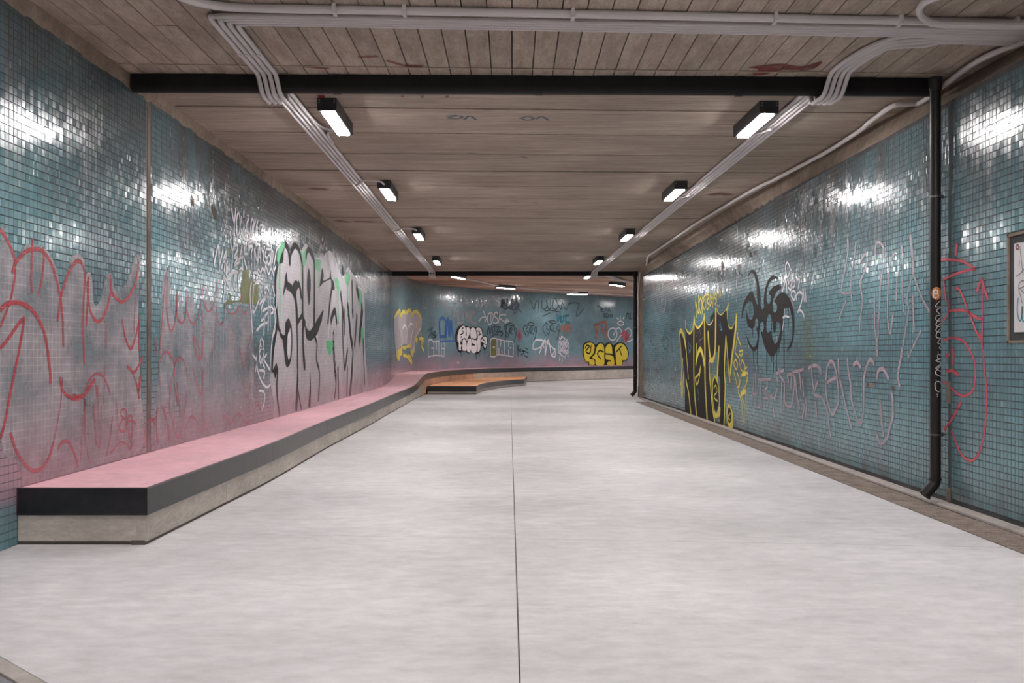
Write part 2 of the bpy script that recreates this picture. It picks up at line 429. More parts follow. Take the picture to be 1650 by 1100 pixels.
# tiles: the nearest as single objects, the rest joined
def tile_geom(wl, y0, y1, z0, skip):
    """numpy arrays of all tiles (bevelled frusta) of one wall"""
    hs = TP/2-0.0014; cols = []
    k0 = int(math.ceil(y0/TP)); k1 = int(y1/TP)
    for i in range(k0, k1):
        yc = (i+0.5)*TP
        zt = topz(wl, yc)
        for j in range(int(z0/TP), int(zt/TP)):
            zc = (j+0.5)*TP
            if zc < z0+TP*0.4 or skip(yc, zc): continue
            cols.append((yc, zc))
    return cols
def tiles(wl, parent, y0, y1, z0, skip, near):
    cells = tile_geom(wl, y0, y1, z0, skip)
    near_cells = [c for c in cells if near(*c)]
    near_cells.sort(); near_cells = near_cells[:300]; ns = set(near_cells)
    rest = np.array([c for c in cells if c not in ns])
    hs = TP/2-0.0021; bv = 0.0013
    # one tile mesh in local (y,z) plane, facing +x (left) or -x (right)
    sg = 1 if wl == 'left' else -1
    loc = [(-TG*sg, -hs, -hs), (-TG*sg, hs, -hs), (-TG*sg, hs, hs), (-TG*sg, -hs, hs)]+[(0, sy*(hs-bv), sz*(hs-bv)) for sy, sz in ((-1, -1), (1, -1), (1, 1), (-1, 1))]
    fs = [(4, 5, 6, 7), (0, 1, 5, 4), (1, 2, 6, 5), (2, 3, 7, 6), (3, 0, 4, 7)]
    if sg < 0: fs = [tuple(reversed(q)) for q in fs]
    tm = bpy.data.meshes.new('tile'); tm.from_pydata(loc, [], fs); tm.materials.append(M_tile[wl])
    for yc, zc in near_cells:
        p = wall_pos(wl, yc, zc, 0); o = bpy.data.objects.new('tile', tm); COL.objects.link(o); o.parent = parent
        o.location = p; o.rotation_euler = (random.uniform(-1, 1)*0.004, 0, random.uniform(-1, 1)*0.006)
    n = len(rest); y = rest[:, 0]; z = rest[:, 1]
    L = np.array(loc, dtype=np.float32)
    jit = np.random.RandomState(3).uniform(-0.0007, 0.0006, n)
    V = np.zeros((n, 8, 3), dtype=np.float32)
    def xof(yy):
        if wl == 'right': return np.full_like(yy, 3.47)
        return np.where(yy < 14, -3.10, -3.10-0.23*(yy-14)/12.75)
    for k in range(8):
        yy = y+L[k, 1]; V[:, k, 1] = yy; V[:, k, 2] = z+L[k, 2]; V[:, k, 0] = xof(yy)+L[k, 0]+(jit*sg if k > 3 else 0)
    Fx = (np.array(fs, dtype=np.int32)[None]+np.arange(n, dtype=np.int32)[:, None, None]*8).reshape(-1, 4)
    me = bpy.data.meshes.new('tile_field'); me.vertices.add(n*8); me.vertices.foreach_set('co', V.ravel())
    me.loops.add(len(Fx)*4); me.loops.foreach_set('vertex_index', Fx.ravel())
    me.polygons.add(len(Fx)); me.polygons.foreach_set('loop_start', np.arange(0, len(Fx)*4, 4, dtype=np.int32)); me.polygons.foreach_set('loop_total', np.full(len(Fx), 4, dtype=np.int32))
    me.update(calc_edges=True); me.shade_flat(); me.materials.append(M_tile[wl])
    o = link('tile_field', me, None, parent); tag(o, kind='stuff'); return o
HOLES = {'left': [(9.45, 2.72, .07), (9.5, 2.62, .06), (9.98, 2.62, .05)], 'right': []}
def near_hole(wl, y, z):
    return False
tiles('left', wall_left, 5.0, 26.75, 0.0, lambda y, z: 8.20 < y < 8.33 or (y > 6.2 and z < 0.12), lambda y, z: 5.85 < y)
SX0, SX1, SZ0, SZ1 = 6.3, 6.775, 1.27, 2.03
tiles('right', wall_right, 5.2, 25.66, 0.03, lambda y, z: (7.63 < y < 7.70) or (y < SX1+0.01 and SZ0-0.01 < z < SZ1+0.01), lambda y, z: 6.54 < y)

# rough mortar bands between the tiles and the ceiling
def ruled(name, rows, mat, parent, jit=0.012):
    m = MB(); nr = len(rows); nc = len(rows[0]); vs = []
    for i, r_ in enumerate(rows):
        for p in r_: vs.append((p[0]+random.uniform(-jit, jit), p[1], p[2]+random.uniform(-jit, jit)*0.7))
    m.add(vs, [(i*nc+j, i*nc+j+1, (i+1)*nc+j+1, (i+1)*nc+j) for i in range(nr-1) for j in range(nc-1)])
    return link(name, m.mesh(name), mat, parent)
ys = [2+i*0.09 for i in range(264)]
def xtop(y):
    for a_, b_ in zip([(2, 3.86), (6.6, 3.80), (8, 3.72), (9.7, 3.58), (12.8, 3.48), (13.7, 3.41), (17, 3.33), (27, 3.30)], [(6.6, 3.80), (8, 3.72), (9.7, 3.58), (12.8, 3.48), (13.7, 3.41), (17, 3.33), (27, 3.30), (40, 3.3)]):
        if a_[0] <= y <= b_[0]: return a_[1]+(b_[1]-a_[1])*(y-a_[0])/(b_[0]-a_[0])
    return 3.8
yr = [y for y in ys if y < 26.6]
ruled('mortar_band', [[(3.475, y, topz('right', y)-0.02) for y in yr], [(3.475+(xtop(y)-3.47)*0.25+0.01, y, topz('right', y)+0.05) for y in yr],
                      [(3.47+(xtop(y)-3.47)*0.7, y, 3.36) for y in yr], [(xtop(y), y, 3.47) for y in yr]], M_render, wall_right, 0.008)
def xl(y): return -3.10 if y < 14 else -3.10-0.23*(y-14)/12.75
yl = [y for y in ys if y < 26.7]
ruled('mortar_band', [[(xl(y)-0.002, y, 3.345+random.uniform(-.012, .012)) for y in yl], [(xl(y)+0.012, y, 3.385) for y in yl], [(xl(y)+0.022, y, 3.475) for y in yl]], M_render, wall_left, 0.007)
# expansion joints
m = MB(); m.box((-3.112, 8.20, 0.0), (-3.102, 8.33, 3.42)); m.build('joint_strip', simple('joint_dust', (0.10, 0.085, 0.075), 0.9, var=0.4, scale=4), wall_left)
m = MB(); m.box((-3.108, 8.235, 0.34), (-3.099, 8.295, 3.30)); m.build('joint_filler', simple('joint_mortar', (0.13, 0.10, 0.08), 0.9, var=0.4, scale=5), wall_left)
m = MB(); m.box((3.4725, 7.63, 0.02), (3.484, 7.70, 3.2)); m.build('joint_strip', simple('joint_shadow_grey', (0.06, 0.07, 0.075), 0.7), wall_right)  # dark strip holds the joint and the downpipe's soft shadow in its colour
m = MB(); m.box((3.455, 7.665, 0.03), (3.475, 7.70, 0.13)); m.box((3.455, 7.66, 0.80), (3.478, 7.70, 0.98)); m.build('joint_filler', M_render, wall_right)
# end pier of the right wall and the return behind it
m = MB(); m.prism([(3.47, 25.66), (3.47, 25.68), (3.52, 25.70), (3.9, 25.70), (3.9, 25.66)], 0, 3.4); 
m = MB(); m.box((3.455, 25.66, -0.1), (3.9, 26.62, 3.46)); pier = m.build('wall_pier', M_render, None, bevel=0.01); tag(pier, kind='structure')
m = MB(); m.prism([(3.9, 26.2), (15, 31), (15, 31.4), (3.9, 26.6)], -0.1, 4.2); tag(m.build('wall_far', M_grout), kind='structure')
# ceilings ---------------------------------------------------------
m = MB(); m.box((-3.5, -6, 3.485), (3.95, 7.95, 3.8)); m.box((-3.6, 7.95, 3.52), (3.95, 26.9, 3.8)); ceiling = m.build('ceiling', M_dark); tag(ceiling, kind='structure')
def gy(x): return 7.93+0.03*x
x = -3.3
W = 0.165
while x < 3.85:
    x1 = min(x+W, 3.88)
    for ya, yb in ((-6, 0.7), (0.7, 3.7), (3.7, 6.77), (6.77, 7.68), (7.68, 7.97)):
        k = 0.04
        m = MB(); g2 = 0.0045
        zj = 3.46+random.uniform(-.003, .002)
        m.prism([(x+g2, ya+k*x+0.004), (x1-g2, ya+k*x1+0.004), (x1-g2, yb+k*x1-0.004), (x+g2, yb+k*x-0.004)], zj, 3.49)
        m.build('ceiling_board', M_ceil_long, ceiling)
    x += W
ed = [8.0, 8.97, 9.99, 11.02, 12.03, 13.1, 14.1, 15.2, 16.2, 17.25, 18.3, 19.4, 20.4, 21.4, 22.5, 23.6, 24.7, 25.8, 26.86]
for ya, yb in zip(ed, ed[1:]):
    k = 0.04*(1-(ya-8)/20); zj = 3.46+random.uniform(-.003, .003)
    m = MB(); m.prism([(-3.5, ya-3.5*k+0.02), (3.88, ya+3.88*k+0.02), (3.88, yb+3.88*k-0.02), (-3.5, yb-3.5*k-0.02)], zj, 3.53)
    m.build('ceiling_panel', M_ceil, ceiling)
# second ceiling beyond the far gutter
def cz(x, y): return HC+2.42+0.0195*(y-28)
m = MB(); m.prism([(-5, 26.9), (16, 26.9), (16, 64), (-5, 64)], lambda x, y: cz(x, y)+0.03, lambda x, y: cz(x, y)+0.3)
ceiling_far = m.build('ceiling_far', M_dark); tag(ceiling_far, kind='structure')
for i in range(34):
    y0 = 20.5+i*1.03; k = 0.5
    poly = [(-4.5, y0-4.5*k+.03), (15, y0+15*k+.03), (15, y0+1.03+15*k-.03), (-4.5, y0+1.03-4.5*k-.03)]
    # clip at y=26.92
    out = []
    for a_, b_ in zip(poly, poly[1:]+poly[:1]):
        ia, ib = a_[1] >= 26.92, b_[1] >= 26.92
        if ia: out.append(a_)
        if ia != ib:
            t = (26.92-a_[1])/(b_[1]-a_[1]); out.append((a_[0]+(b_[0]-a_[0])*t, 26.92))
    if len(out) < 3: continue
    j = random.uniform(-.004, .004)
    m = MB(); m.prism(out, lambda x, y: cz(x, y)+j, lambda x, y: cz(x, y)+0.035); m.build('ceiling_panel', M_ceil_far, ceiling_far)
# right kerb + drain
m = MB(); m.box((3.357, -3, -0.2), (3.4735, 25.6, 0.018)); k2 = m.build('trim_1', M_kerb, bevel=0.004); tag(k2, kind='structure')
dr = thing('drain_channel', (3.2, 12, 0), 'long galvanised grate channel let into the floor along the right wall', 'drain')
m = MB(); m.box((3.056, -3, -0.25), (3.357, 24.0, -0.10)); m.box((3.056, -3, -0.12), (3.063, 24, 0.0)); m.box((3.35, -3, -0.12), (3.357, 24, 0.0)); m.build('channel_base', M_dark, dr)
M_galv = simple('galvanised', (0.40, 0.33, 0.28), 0.55, 0.1, var=0.3, scale=9, bump=0.1)
gm = MB(); nb = 9; wd = 0.287
for i in range(nb+1): 
    xx = 3.063+i*wd/nb; gm.box((xx-0.0015, 0, -0.030), (xx+0.0015, 0.996, -0.002))
for j in range(30):
    yy = 0.005+j*0.034; gm.box((3.063, yy-0.006, -0.010), (3.35, yy+0.006, -0.003))
gme = gm.mesh('grate_panel'); gme.materials.append(M_galv)
for j in range(27):
    o = link('grate_panel', gme, None, dr); o.location = (0, -3+j, random.uniform(-.002, .0015))
    o.matrix_parent_inverse = Matrix.Translation(-dr.location)

# ------------------------------------------------------------------ bench with ramp
M_pink = concrete('pink_paint', (0.92, 0.53, 0.585), (0.93, 0.57, 0.62), sc=1.2, rough=0.55, bump=0.04, spec=0.35)
M_orange = concrete('orange_paint', (0.92, 0.43, 0.21), (0.94, 0.48, 0.25), sc=1.2, rough=0.55, bump=0.04, spec=0.35)
M_black = simple('black_coated_steel', (0.014, 0.014, 0.016), 0.33, var=0.4, bump=0.08, scale=14)
M_lip = simple('steel_lip', (0.16, 0.13, 0.13), 0.4, 0.4)
M_plinth = simple('plinth_brown', (0.10, 0.08, 0.065), 0.8)
M_blockor = concrete('orange_bounce_overspray_concrete', (0.52, 0.30, 0.20), (0.66, 0.42, 0.30), grain=(1, 1, 3), sc=2.5, rough=0.8, bump=0.4, rnd=0.05)  # orange overspray plus orange light bounced off the platform, put into the colour
front = [(-2.283, 6.06, .353), (-2.262, 7.6, .353), (-2.253, 9.3, .353), (-2.325, 12.2, .353), (-2.35, 15.6, .353), (-2.42, 19, .353), (-2.467, 21.9, .353), (-2.517, 24.4, .353), (-2.53, 25.2, .368), (-2.53, 26.0, .42), (-2.525, 27.0, .50), (-2.515, 27.9, .575), (-2.50, 28.6, .60), (-2.46, 30.0, .60), (-2.36, 31.6, .60), (-2.15, 33.6, .60), (-1.81, 35.3, .60), (-1.40, 36.9, .60), (-.89, 38.4, .60), (-.22, 39.5, .60), (.517, 40.35, .60), (2.1, 42.25, .60), (3.83, 44.3, .60), (5.94, 46.8, .60), (9.5, 51.1, .60), (12.4, 54.6, .60)]
def backpt(i, p):
    x, y, z = p
    if y < 28: return (xl(min(y, 26.7)) - (0.0 if y <= 26.75 else 0.06*(y-26.75)/1.5), y, z)
    # closest point on the back path
    a_ = Vector(front[max(i-1, 0)][:2]); b_ = Vector(front[min(i+1, len(front)-1)][:2]); t = (b_-a_).normalized(); nrm = Vector((-t[1], t[0]))
    o = Vector((x, y)); best = None
    for k in range(len(P)-1):
        c_ = Vector(P[k]); e_ = Vector(P[k+1])-c_
        den = nrm[0]*(-e_[1])+nrm[1]*e_[0]
        if abs(den) < 1e-9: continue
        dd = c_-o; s_ = (dd[0]*(-e_[1])+dd[1]*e_[0])/den; u_ = (nrm[0]*dd[1]-nrm[1]*dd[0])/den
        if -0.05 <= u_ <= 1.05 and s_ > 0 and (best is None or s_ < best): best = s_
    best = best or 1.2
    return (x+nrm[0]*best, y+nrm[1]*best, z)
dense = spline(front, 5)
fr = [tuple(p) for p in dense]
front_c = front; front = fr
backs = [backpt(i, p) for i, p in enumerate(fr)]
bench = thing('bench', (-2.7, 6.2, 0), 'pink topped bench with black edge, rising in a ramp and curving along the far wall', 'bench')
m = MB(); n = len(fr); vs = []
for a_, b_ in zip(fr, backs): vs += [(a_[0], a_[1], a_[2]), (b_[0], b_[1], b_[2]), (a_[0], a_[1], a_[2]-0.05), (b_[0], b_[1], b_[2]-0.05)]
fs = []
for i in range(n-1):
    q = i*4; fs += [(q, q+4, q+5, q+1), (q+2, q+3, q+7, q+6)]
fs += [(0, 1, 3, 2)]
m.add(vs, fs); m.build('seat_top', M_pink, bench)
def offs(pts, d):
    out = []
    for i, p in enumerate(pts):
        a_ = pts[max(i-1, 0)]; b_ = pts[min(i+1, len(pts)-1)]; t = Vector((b_[0]-a_[0], b_[1]-a_[1])).normalized()
        out.append((p[0]+t[1]*d, p[1]-t[0]*d, p[2]))
    return out
def band(pts, d0, d1, zt, zb):
    """vertical strip following pts between offsets d0<d1 and heights; zt/zb: functions of the top height"""
    a_ = offs(pts, d0); b_ = offs(pts, d1); m = MB(); vs = []
    for p, q in zip(a_, b_): vs += [(p[0], p[1], zt(p[2])), (q[0], q[1], zt(p[2])), (q[0], q[1], zb(p[2])), (p[0], p[1], zb(p[2]))]
    fs = []
    for i in range(len(pts)-1):
        k = i*4
        for j in range(4): fs.append((k+j, k+(j+1) % 4, k+4+(j+1) % 4, k+4+j))
    e = (len(pts)-1)*4; fs += [(0, 1, 2, 3), (e+3, e+2, e+1, e)]
    m.add(vs, fs); return m
def lengths(pts):
    L = [0]
    for p, q in zip(pts, pts[1:]): L.append(L[-1]+math.hypot(q[0]-p[0], q[1]-p[1]))
    return L
def cut(pts, s0, s1):
    L = lengths(pts); out = []
    def at(s):
        for k in range(len(L)-1):
            if L[k] <= s <= L[k+1]:
                t = (s-L[k])/(L[k+1]-L[k]); return tuple(pts[k][j]+(pts[k+1][j]-pts[k][j])*t for j in range(3))
        return pts[-1]
    out.append(at(s0)); out += [pts[k] for k in range(len(L)) if s0+0.02 < L[k] < s1-0.02]; out.append(at(s1)); return out
TL = lengths(fr)[-1]
s_ = 0
while s_ < TL-0.1:                                   # black edge panels
    e_ = min(s_+3.05, TL); band(cut(fr, s_+0.002, e_-0.002), -0.01, 0.004, lambda z: z+0.004, lambda z: z-0.165).build('edge_panel', M_black, bench); s_ = e_
band(fr, -0.012, 0.007, lambda z: z+0.0065, lambda z: z-0.001).build('edge_lip', M_lip, bench)
s_ = 0
while s_ < TL-0.1:
    e_ = min(s_+1.62, TL); c_ = cut(fr, s_+0.003, e_-0.003)
    mid = c_[len(c_)//2]
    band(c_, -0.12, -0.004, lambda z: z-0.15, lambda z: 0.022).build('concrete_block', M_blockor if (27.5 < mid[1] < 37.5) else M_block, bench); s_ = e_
band(fr, -0.10, -0.016, lambda z: 0.03, lambda z: 0.0).build('plinth', M_plinth, bench)
# near end face of the bench
x0, x1 = -3.098, -2.283
m = MB(); m.box((x0, 6.052, 0.188), (x1+0.003, 6.066, 0.357)); m.build('edge_panel', M_black, bench)
m = MB(); m.box((x0, 6.050, 0.3565), (x1+0.006, 6.070, 0.3605)); m.build('edge_lip', M_lip, bench)
m = MB(); m.box((x0, 6.064, 0.022), (x1-0.005, 6.2, 0.20)); m.build('concrete_block', M_block, bench, bevel=0.006)
m = MB(); m.box((x0, 6.078, 0.0), (x1-0.018, 6.19, 0.03)); m.build('plinth', M_plinth, bench)
# orange platform
plat = thing('platform', (-1.5, 30, 0), 'low orange topped platform with black edge in the bend of the pink bench', 'platform')
pf = [(-2.47, 28.32), (-1.045, 28.35)]
curve = [tuple(p[:2]) for p in spline([(-1.045, 28.35, 0), (-1.01, 29.4, 0), (-.93, 30.7, 0), (-.72, 32.1, 0), (-.2, 34.3, 0), (.45, 35.9, 0)], 5)]
rim = pf[:1]+curve
inner = [(.49, 36.1), (.62, 40.3)]
fb_ = [(p[0]+0.02, p[1]) for p in fr if 28.4 < p[1] < 40.2]
poly = rim+[inner[1]]+list(reversed(fb_))
def ptop(pl, z0, z1):
    m = MB(); loop = [Vector((p[0], p[1], 0)) for p in pl]; tri = tessellate_polygon([loop]); n = len(pl)
    m.add([(p[0], p[1], z1) for p in pl]+[(p[0], p[1], z0) for p in pl], [t for t in tri]+[(i, (i+1) % n, n+(i+1) % n, n+i) for i in range(n)]); return m
ptop(poly, 0.19, 0.236).build('platform_top', M_orange, plat)
rim3 = [(p[0], p[1], .24) for p in curve]
def seg3(a_, b_): return [(a_[0], a_[1], .24), (b_[0], b_[1], .24)]
for pts in (seg3(pf[0], pf[1]), rim3, seg3(curve[-1], (.62, 40.0))):
    band(pts, -0.012, 0.004, lambda z: z, lambda z: z-0.16).build('edge_panel', M_black, plat)
    band(pts, -0.10, -0.006, lambda z: z-0.14, lambda z: 0.015).build('concrete_block', M_block, plat)
    band(pts, -0.09, -0.02, lambda z: 0.02, lambda z: 0.0).build('plinth', M_plinth, plat)
# ------------------------------------------------------------------ gutters and downpipes
def gutter(name, label, xa, xb, yf, r, ztop, npart):
    t = thing(name, (xa, yf(xa), ztop), label, 'gutter')
    def prof(x, y):
        pr = []
        for a in range(0, 181, 20):
            pr.append((x, y-r*0.62*math.cos(math.radians(a)), ztop-r*0.9-r*0.45*math.sin(math.radians(a))))
        return [(x, y-r*0.62, ztop-0.006)]+pr+[(x, y+r*0.62, ztop-0.006)]
    xs = [xa+(xb-xa)*i/npart for i in range(npart+1)]
    for i in range(npart):
        m = MB(); A = prof(xs[i], yf(xs[i])); B = prof(xs[i+1]-0.004, yf(xs[i+1])); n = len(A)
        m.add(A+B, [(j, (j+1) % n, n+(j+1) % n, n+j) for j in range(n)]+[tuple(range(n)), tuple(reversed(range(n, 2*n)))])
        m.build('gutter_length', M_steel_cover, t)
        if i:
            m = MB(); A = [(p[0]-0.03, yf(xs[i])+(p[1]-yf(xs[i]))*1.06, ztop-(ztop-p[2])*1.05+0.002) for p in prof(xs[i], yf(xs[i]))]; B = [(p[0]+0.06, p[1], p[2]) for p in A]
            m.add(A+B, [(j, (j+1) % n, n+(j+1) % n, n+j) for j in range(n)]+[tuple(range(n)), tuple(reversed(range(n, 2*n)))]); m.build('joint_collar', M_steel_cover, t)
    m = MB(); m.box((xa, yf(xa)-r*0.62-0.02, ztop-0.02), (xb, yf(xa)-r*0.62, ztop-0.004)); 
    return t
g1 = gutter('gutter', 'black gutter crossing the ceiling above the nearest pair of lamps', -3.08, 3.52, lambda x: 7.93+0.018*x, 0.105, 3.46, 4)
g2 = gutter('gutter', 'far black gutter crossing the ceiling before the bend of the tunnel', -3.32, 3.50, lambda x: 26.78, 0.092, 3.46, 3)
M_pipe = simple('pipe_black', (0.014, 0.011, 0.010), 0.42, var=0.3, bump=0.03, spec=0.35)
M_clamp = simple('clamp_steel', (0.12, 0.11, 0.11), 0.35, 0.7)
def downpipe(label, x, y, r, zt, zb, dx, wallx, clamps):
    t = thing('downpipe', (x, y, 0), label, 'pipe')
    m = MB(); m.tube([(x, y, zt), (x, y, zb)], r, 20); m.build('pipe', M_pipe, t, smooth=True)
    m = MB(); m.tube([(x, y, zt+0.10), (x, y, zt+0.0)], [r*1.35, r*1.15], 20); m.build('outlet', M_pipe, t, smooth=True)
    e = spline([(x, y, zb+0.01), (x-0.008, y, zb-0.03), (x-0.045, y, zb-0.075), (x-dx, y, zb-0.125)], 5)
    m = MB(); m.tube([tuple(p) for p in e], r*1.03, 20); m.build('elbow', M_pipe, t, smooth=True)
    m = MB(); m.tube([(x, y, zb+0.012), (x, y, zb-0.004)], r*1.12, 20); m.build('elbow_collar', M_pipe, t, smooth=True)
    m = MB(); m.tube([(x-dx*0.93, y, zb-0.118), (x-dx*1.03, y, zb-0.128)], r*1.14, 20); m.build('elbow_collar', M_pipe, t, smooth=True)
    for zc in clamps:
        c = MB(); c.tube([(x, y, zc-0.008), (x, y, zc+0.008)], r*1.07, 20); c.tube([(x+r, y, zc), (wallx+0.004, y, zc)], 0.006, 8); c.box((x+r, y-0.012, zc-0.013), (x+r+0.02, y+0.012, zc+0.013)); c.build('clamp', M_clamp, t)
    return t
dp1 = downpipe('black downpipe with round orange sticker and white scrawl on the near right wall', 3.385, 7.74, 0.042, 3.30, 0.19, 0.085, 3.47, (0.55, 2.45))
dp2 = downpipe('far black downpipe at the end of the right wall', 3.385, 26.62, 0.050, 3.32, 0.17, 0.10, 3.455, (0.6, 1.9))
class PipeSurf:
    """marker writing on the side of the near downpipe that faces the room"""
    xc, yc, r = 3.385, 7.74, 0.042; step = 0.012
    def __call__(s, px, py):
        m_ = (px-CX)/F; A = m_*m_+1; B = -2*(m_*s.xc+s.yc); C = s.xc**2+s.yc**2-s.r**2
        D = B*B-4*A*C; t = (-B-math.sqrt(max(D, 0)))/(2*A)
        x, y = m_*t, t; return (math.atan2(x-s.xc, s.yc-y)*s.r, HC-(py-CY)*y/F)
    def pos(s, u, z, off):
        a = u/s.r; rr = s.r+0.0012+(off-0.0016)*0.5; return (s.xc+math.sin(a)*rr, s.yc-math.cos(a)*rr, z)
ps = PipeSurf()
W_mark = paint('pipe_marker', (0.62, 0.60, 0.58), 0.95, 0.3, 0.1, nscale=20)
Or_st = paint('sticker_orange', (0.66, 0.26, 0.08), 1.0, 0.1, 0.0)
Wh_st = paint('sticker_white', (0.85, 0.84, 0.84), 1.0, 0.2, 0.0)
PC = (1490, 440, 5)
circ = ' '.join('%.1f,%.1f' % (95+38*math.cos(a*math.pi/10), 163+53*math.sin(a*math.pi/10)) for a in range(20))
o = graffiti('pipe', dp1, 'sticker', 'round orange sticker with white letter B', PC, [(Or_st, 0, circ)], ps, smooth=False)
graffiti('pipe', dp1, 'sticker_letter', 'white letter B', PC, [(Wh_st, 0.007, '75,135 72,195|66,138 100,140 103,158 76,164|76,164 108,170 105,192 66,195|88,128 88,138|86,195 86,204')], ps)
graffiti('pipe', dp1, 'pipe_writing', 'white marker scrawl running down the pipe', PC, [(W_mark, 0.0075,
 '125,220 85,268 132,272 95,300 125,335 95,345 92,375 125,385 130,355 100,390 92,420 125,430 130,400 100,435 92,465 125,475 130,445 98,480 95,515 130,520 125,480|130,520 105,560 132,575 115,600 130,612|108,632 108,636|108,645 108,649|130,660 108,655 105,685 130,690 90,705 130,722 88,765 130,735|88,765 130,790 132,745 85,800 130,835|92,860 92,864|112,868 85,885 88,935 115,955 132,925 128,885 105,870|100,975 101,978|102,990 103,993')], ps)

# ------------------------------------------------------------------ lamps
M_house = simple('lamp_housing', (0.035, 0.037, 0.042), 0.42, 0.3, var=0.1)
M_screw = simple('screw_steel', (0.6, 0.6, 0.6), 0.3, 0.9)
m_em, nt, b = newmat('lamp_diffuser'); g = N(nt)
b.inputs['Base Color'].default_value = (0.9, 0.9, 0.9, 1); b.inputs['Emission Color'].default_value = (1.0, 0.955, 0.95, 1); b.inputs['Emission Strength'].default_value = LAMP
_lm = {}
def lamp_meshes():
    L, Wd, H = 0.95, 0.172, 0.112
    m = MB()
    # housing with sides leaning in slightly towards the bottom, open recess for the diffuser
    hw = Wd/2; m.add([(-hw, 0, 0), (hw, 0, 0), (hw, L, 0), (-hw, L, 0), (-hw, 0, -H+.02), (hw, 0, -H+.02), (hw, L, -H+.02), (-hw, L, -H+.02),
        (-hw+.012, 0, -H), (hw-.012, 0, -H), (hw-.012, L, -H), (-hw+.012, L, -H), (-hw+.035, 0.03, -H), (hw-.035, 0.03, -H), (hw-.035, L-.03, -H), (-hw+.035, L-.03, -H)],
        [(0, 1, 2, 3), (0, 4, 5, 1), (1, 5, 6, 2), (2, 6, 7, 3), (3, 7, 4, 0), (4, 8, 9, 5), (5, 9, 10, 6), (6, 10, 11, 7), (7, 11, 8, 4), (8, 12, 13, 9), (9, 13, 14, 10), (10, 14, 15, 11), (11, 15, 12, 8)])
    _lm['h'] = m.mesh('housing'); _lm['h'].materials.append(M_house)
    m = MB(); m.box((-hw+.002, -0.008, -H+0.002), (hw-.002, 0.0, 0.0)); _lm['e'] = m.mesh('end_plate'); _lm['e'].materials.append(M_house)
    m = MB(); m.box((-hw+.034, 0.029, -H-0.012), (hw-.034, L-.029, -H+0.006)); _lm['d'] = m.mesh('diffuser'); _lm['d'].materials.append(m_em)
    m = MB(); m.tube([(0, 0, 0), (0, -0.004, 0)], 0.0045, 8); _lm['s'] = m.mesh('screw'); _lm['s'].materials.append(M_screw)
    return hw, H, L
hw, LH, LL = lamp_meshes()
def lamp(label, x, y, rot, z=3.46, group=None):
    t = thing('ceiling_lamp', (x, y, z), label, 'lamp', group); t.rotation_euler.z = rot
    def put(nm, me, loc):
        o = bpy.data.objects.new(nm, me); COL.objects.link(o); o.parent = t; o.location = loc; return o
    put('housing', _lm['h'], (0, 0, 0)); put('diffuser', _lm['d'], (0, 0, 0)); e = put('end_plate', _lm['e'], (0, 0, 0)); e2 = put('end_plate', _lm['e'], (0, LL+0.008, 0))
    for sx in (-1, 1):
        for dz in (-0.018, -0.04):
            s_ = bpy.data.objects.new('screw', _lm['s']); COL.objects.link(s_); s_.parent = e; s_.location = (sx*(hw-0.02), -0.008, dz)
    return t
ordn = ['nearest', 'second', 'third', 'fourth']
lx = [(-1.64, 8.58), (-1.67, 12.63), (-1.715, 17.4), (-1.775, 22.5)]
rx = [(2.305, 8.68), (2.213, 12.68), (2.145, 17.55), (2.05, 22.45)]
for i, (x, y) in enumerate(lx): lamp('%s black ceiling lamp of the left row, lit, beside the left conduits' % ordn[i], x, y, 0.013, group='lamps of the left row')
for i, (x, y) in enumerate(rx): lamp('%s black ceiling lamp of the right row, lit, beside the right conduits' % ordn[i], x, y, 0.02, group='lamps of the right row')
for i, (x, y) in enumerate(((-1.6, 4.35), (2.36, 4.35), (-1.55, 0.4), (2.4, 0.4), (-1.55, -3.6), (2.4, -3.6))): lamp('%s lamp of the %s row %s' % ('ceiling', ('left', 'right')[i % 2], ('just above the top of the frame', 'over the photographer', 'furthest behind the photographer')[i//2]), x, y, 0, group='lamps out of the frame')
for i, (x, y) in enumerate(((6.3, 42.5), (7.6, 45.5), (10.0, 49.0), (6.2, 38.0), (9.5, 41.5))): lamp('%s added ceiling lamp hidden round the bend to brighten the back wall' % ['first', 'second', 'third', 'fourth', 'fifth'][i], x, y, -0.9, z=cz(x, y), group='added lamps round the bend')  # unseen lamps added round the bend to brighten the dark back region
def l2(label, px, py, Y, rot):
    x = (px-CX)/F*Y; lamp(label, x, Y, rot, z=cz(x, Y), group='lamps beyond the far gutter')
l2('tilted far lamp just past the left end of the conduits, beyond the far gutter', 729, 446, 29.6, -0.33)
l2('slanted far lamp over the black and white letters', 801, 460, 36.4, -0.75)
l2('broad far lamp over the white scrawls on the back wall', 914, 472, 42.3, -1.25)
l2('slanted far lamp nearest the far downpipe', 984, 457, 34.4, -0.62)
l2('small far lamp just past the right conduits, pointing at the camera', 950, 443, 29.2, 0.05)

# ------------------------------------------------------------------ conduits
M_cond = simple('grey_conduit', (0.60, 0.56, 0.555), 0.7, var=0.06, scale=2, bump=0.0)
CZ = 3.46
CR = 0.0185
def cp(px, py, h=0.03):
    """point at h below the near ceiling seen at this pixel"""
    hc = CZ-h-HC; y = hc*F/(CY-py); return ((px-CX)/F*y, y, CZ-h)
def conduit(label, pts, r=CR, group=None, k=5, clips=()):
    t = thing('conduit', tuple(pts[0]), label, 'conduit', group)
    m = MB(); m.tube([tuple(p) for p in spline(pts, k)], r, 10); m.build('pipe', M_cond, t, smooth=True)
    for c in clips:
        m = MB(); m.box((c[0]-0.012, c[1]-r*1.5, c[2]-r*1.15), (c[0]+0.012, c[1]+r*1.5, CZ)); m.build('clip', M_cond, t)
    return t
namesn = ['outermost', 'second from outside', 'third from outside', 'innermost']
PT = 0.047
YJ = 6.40
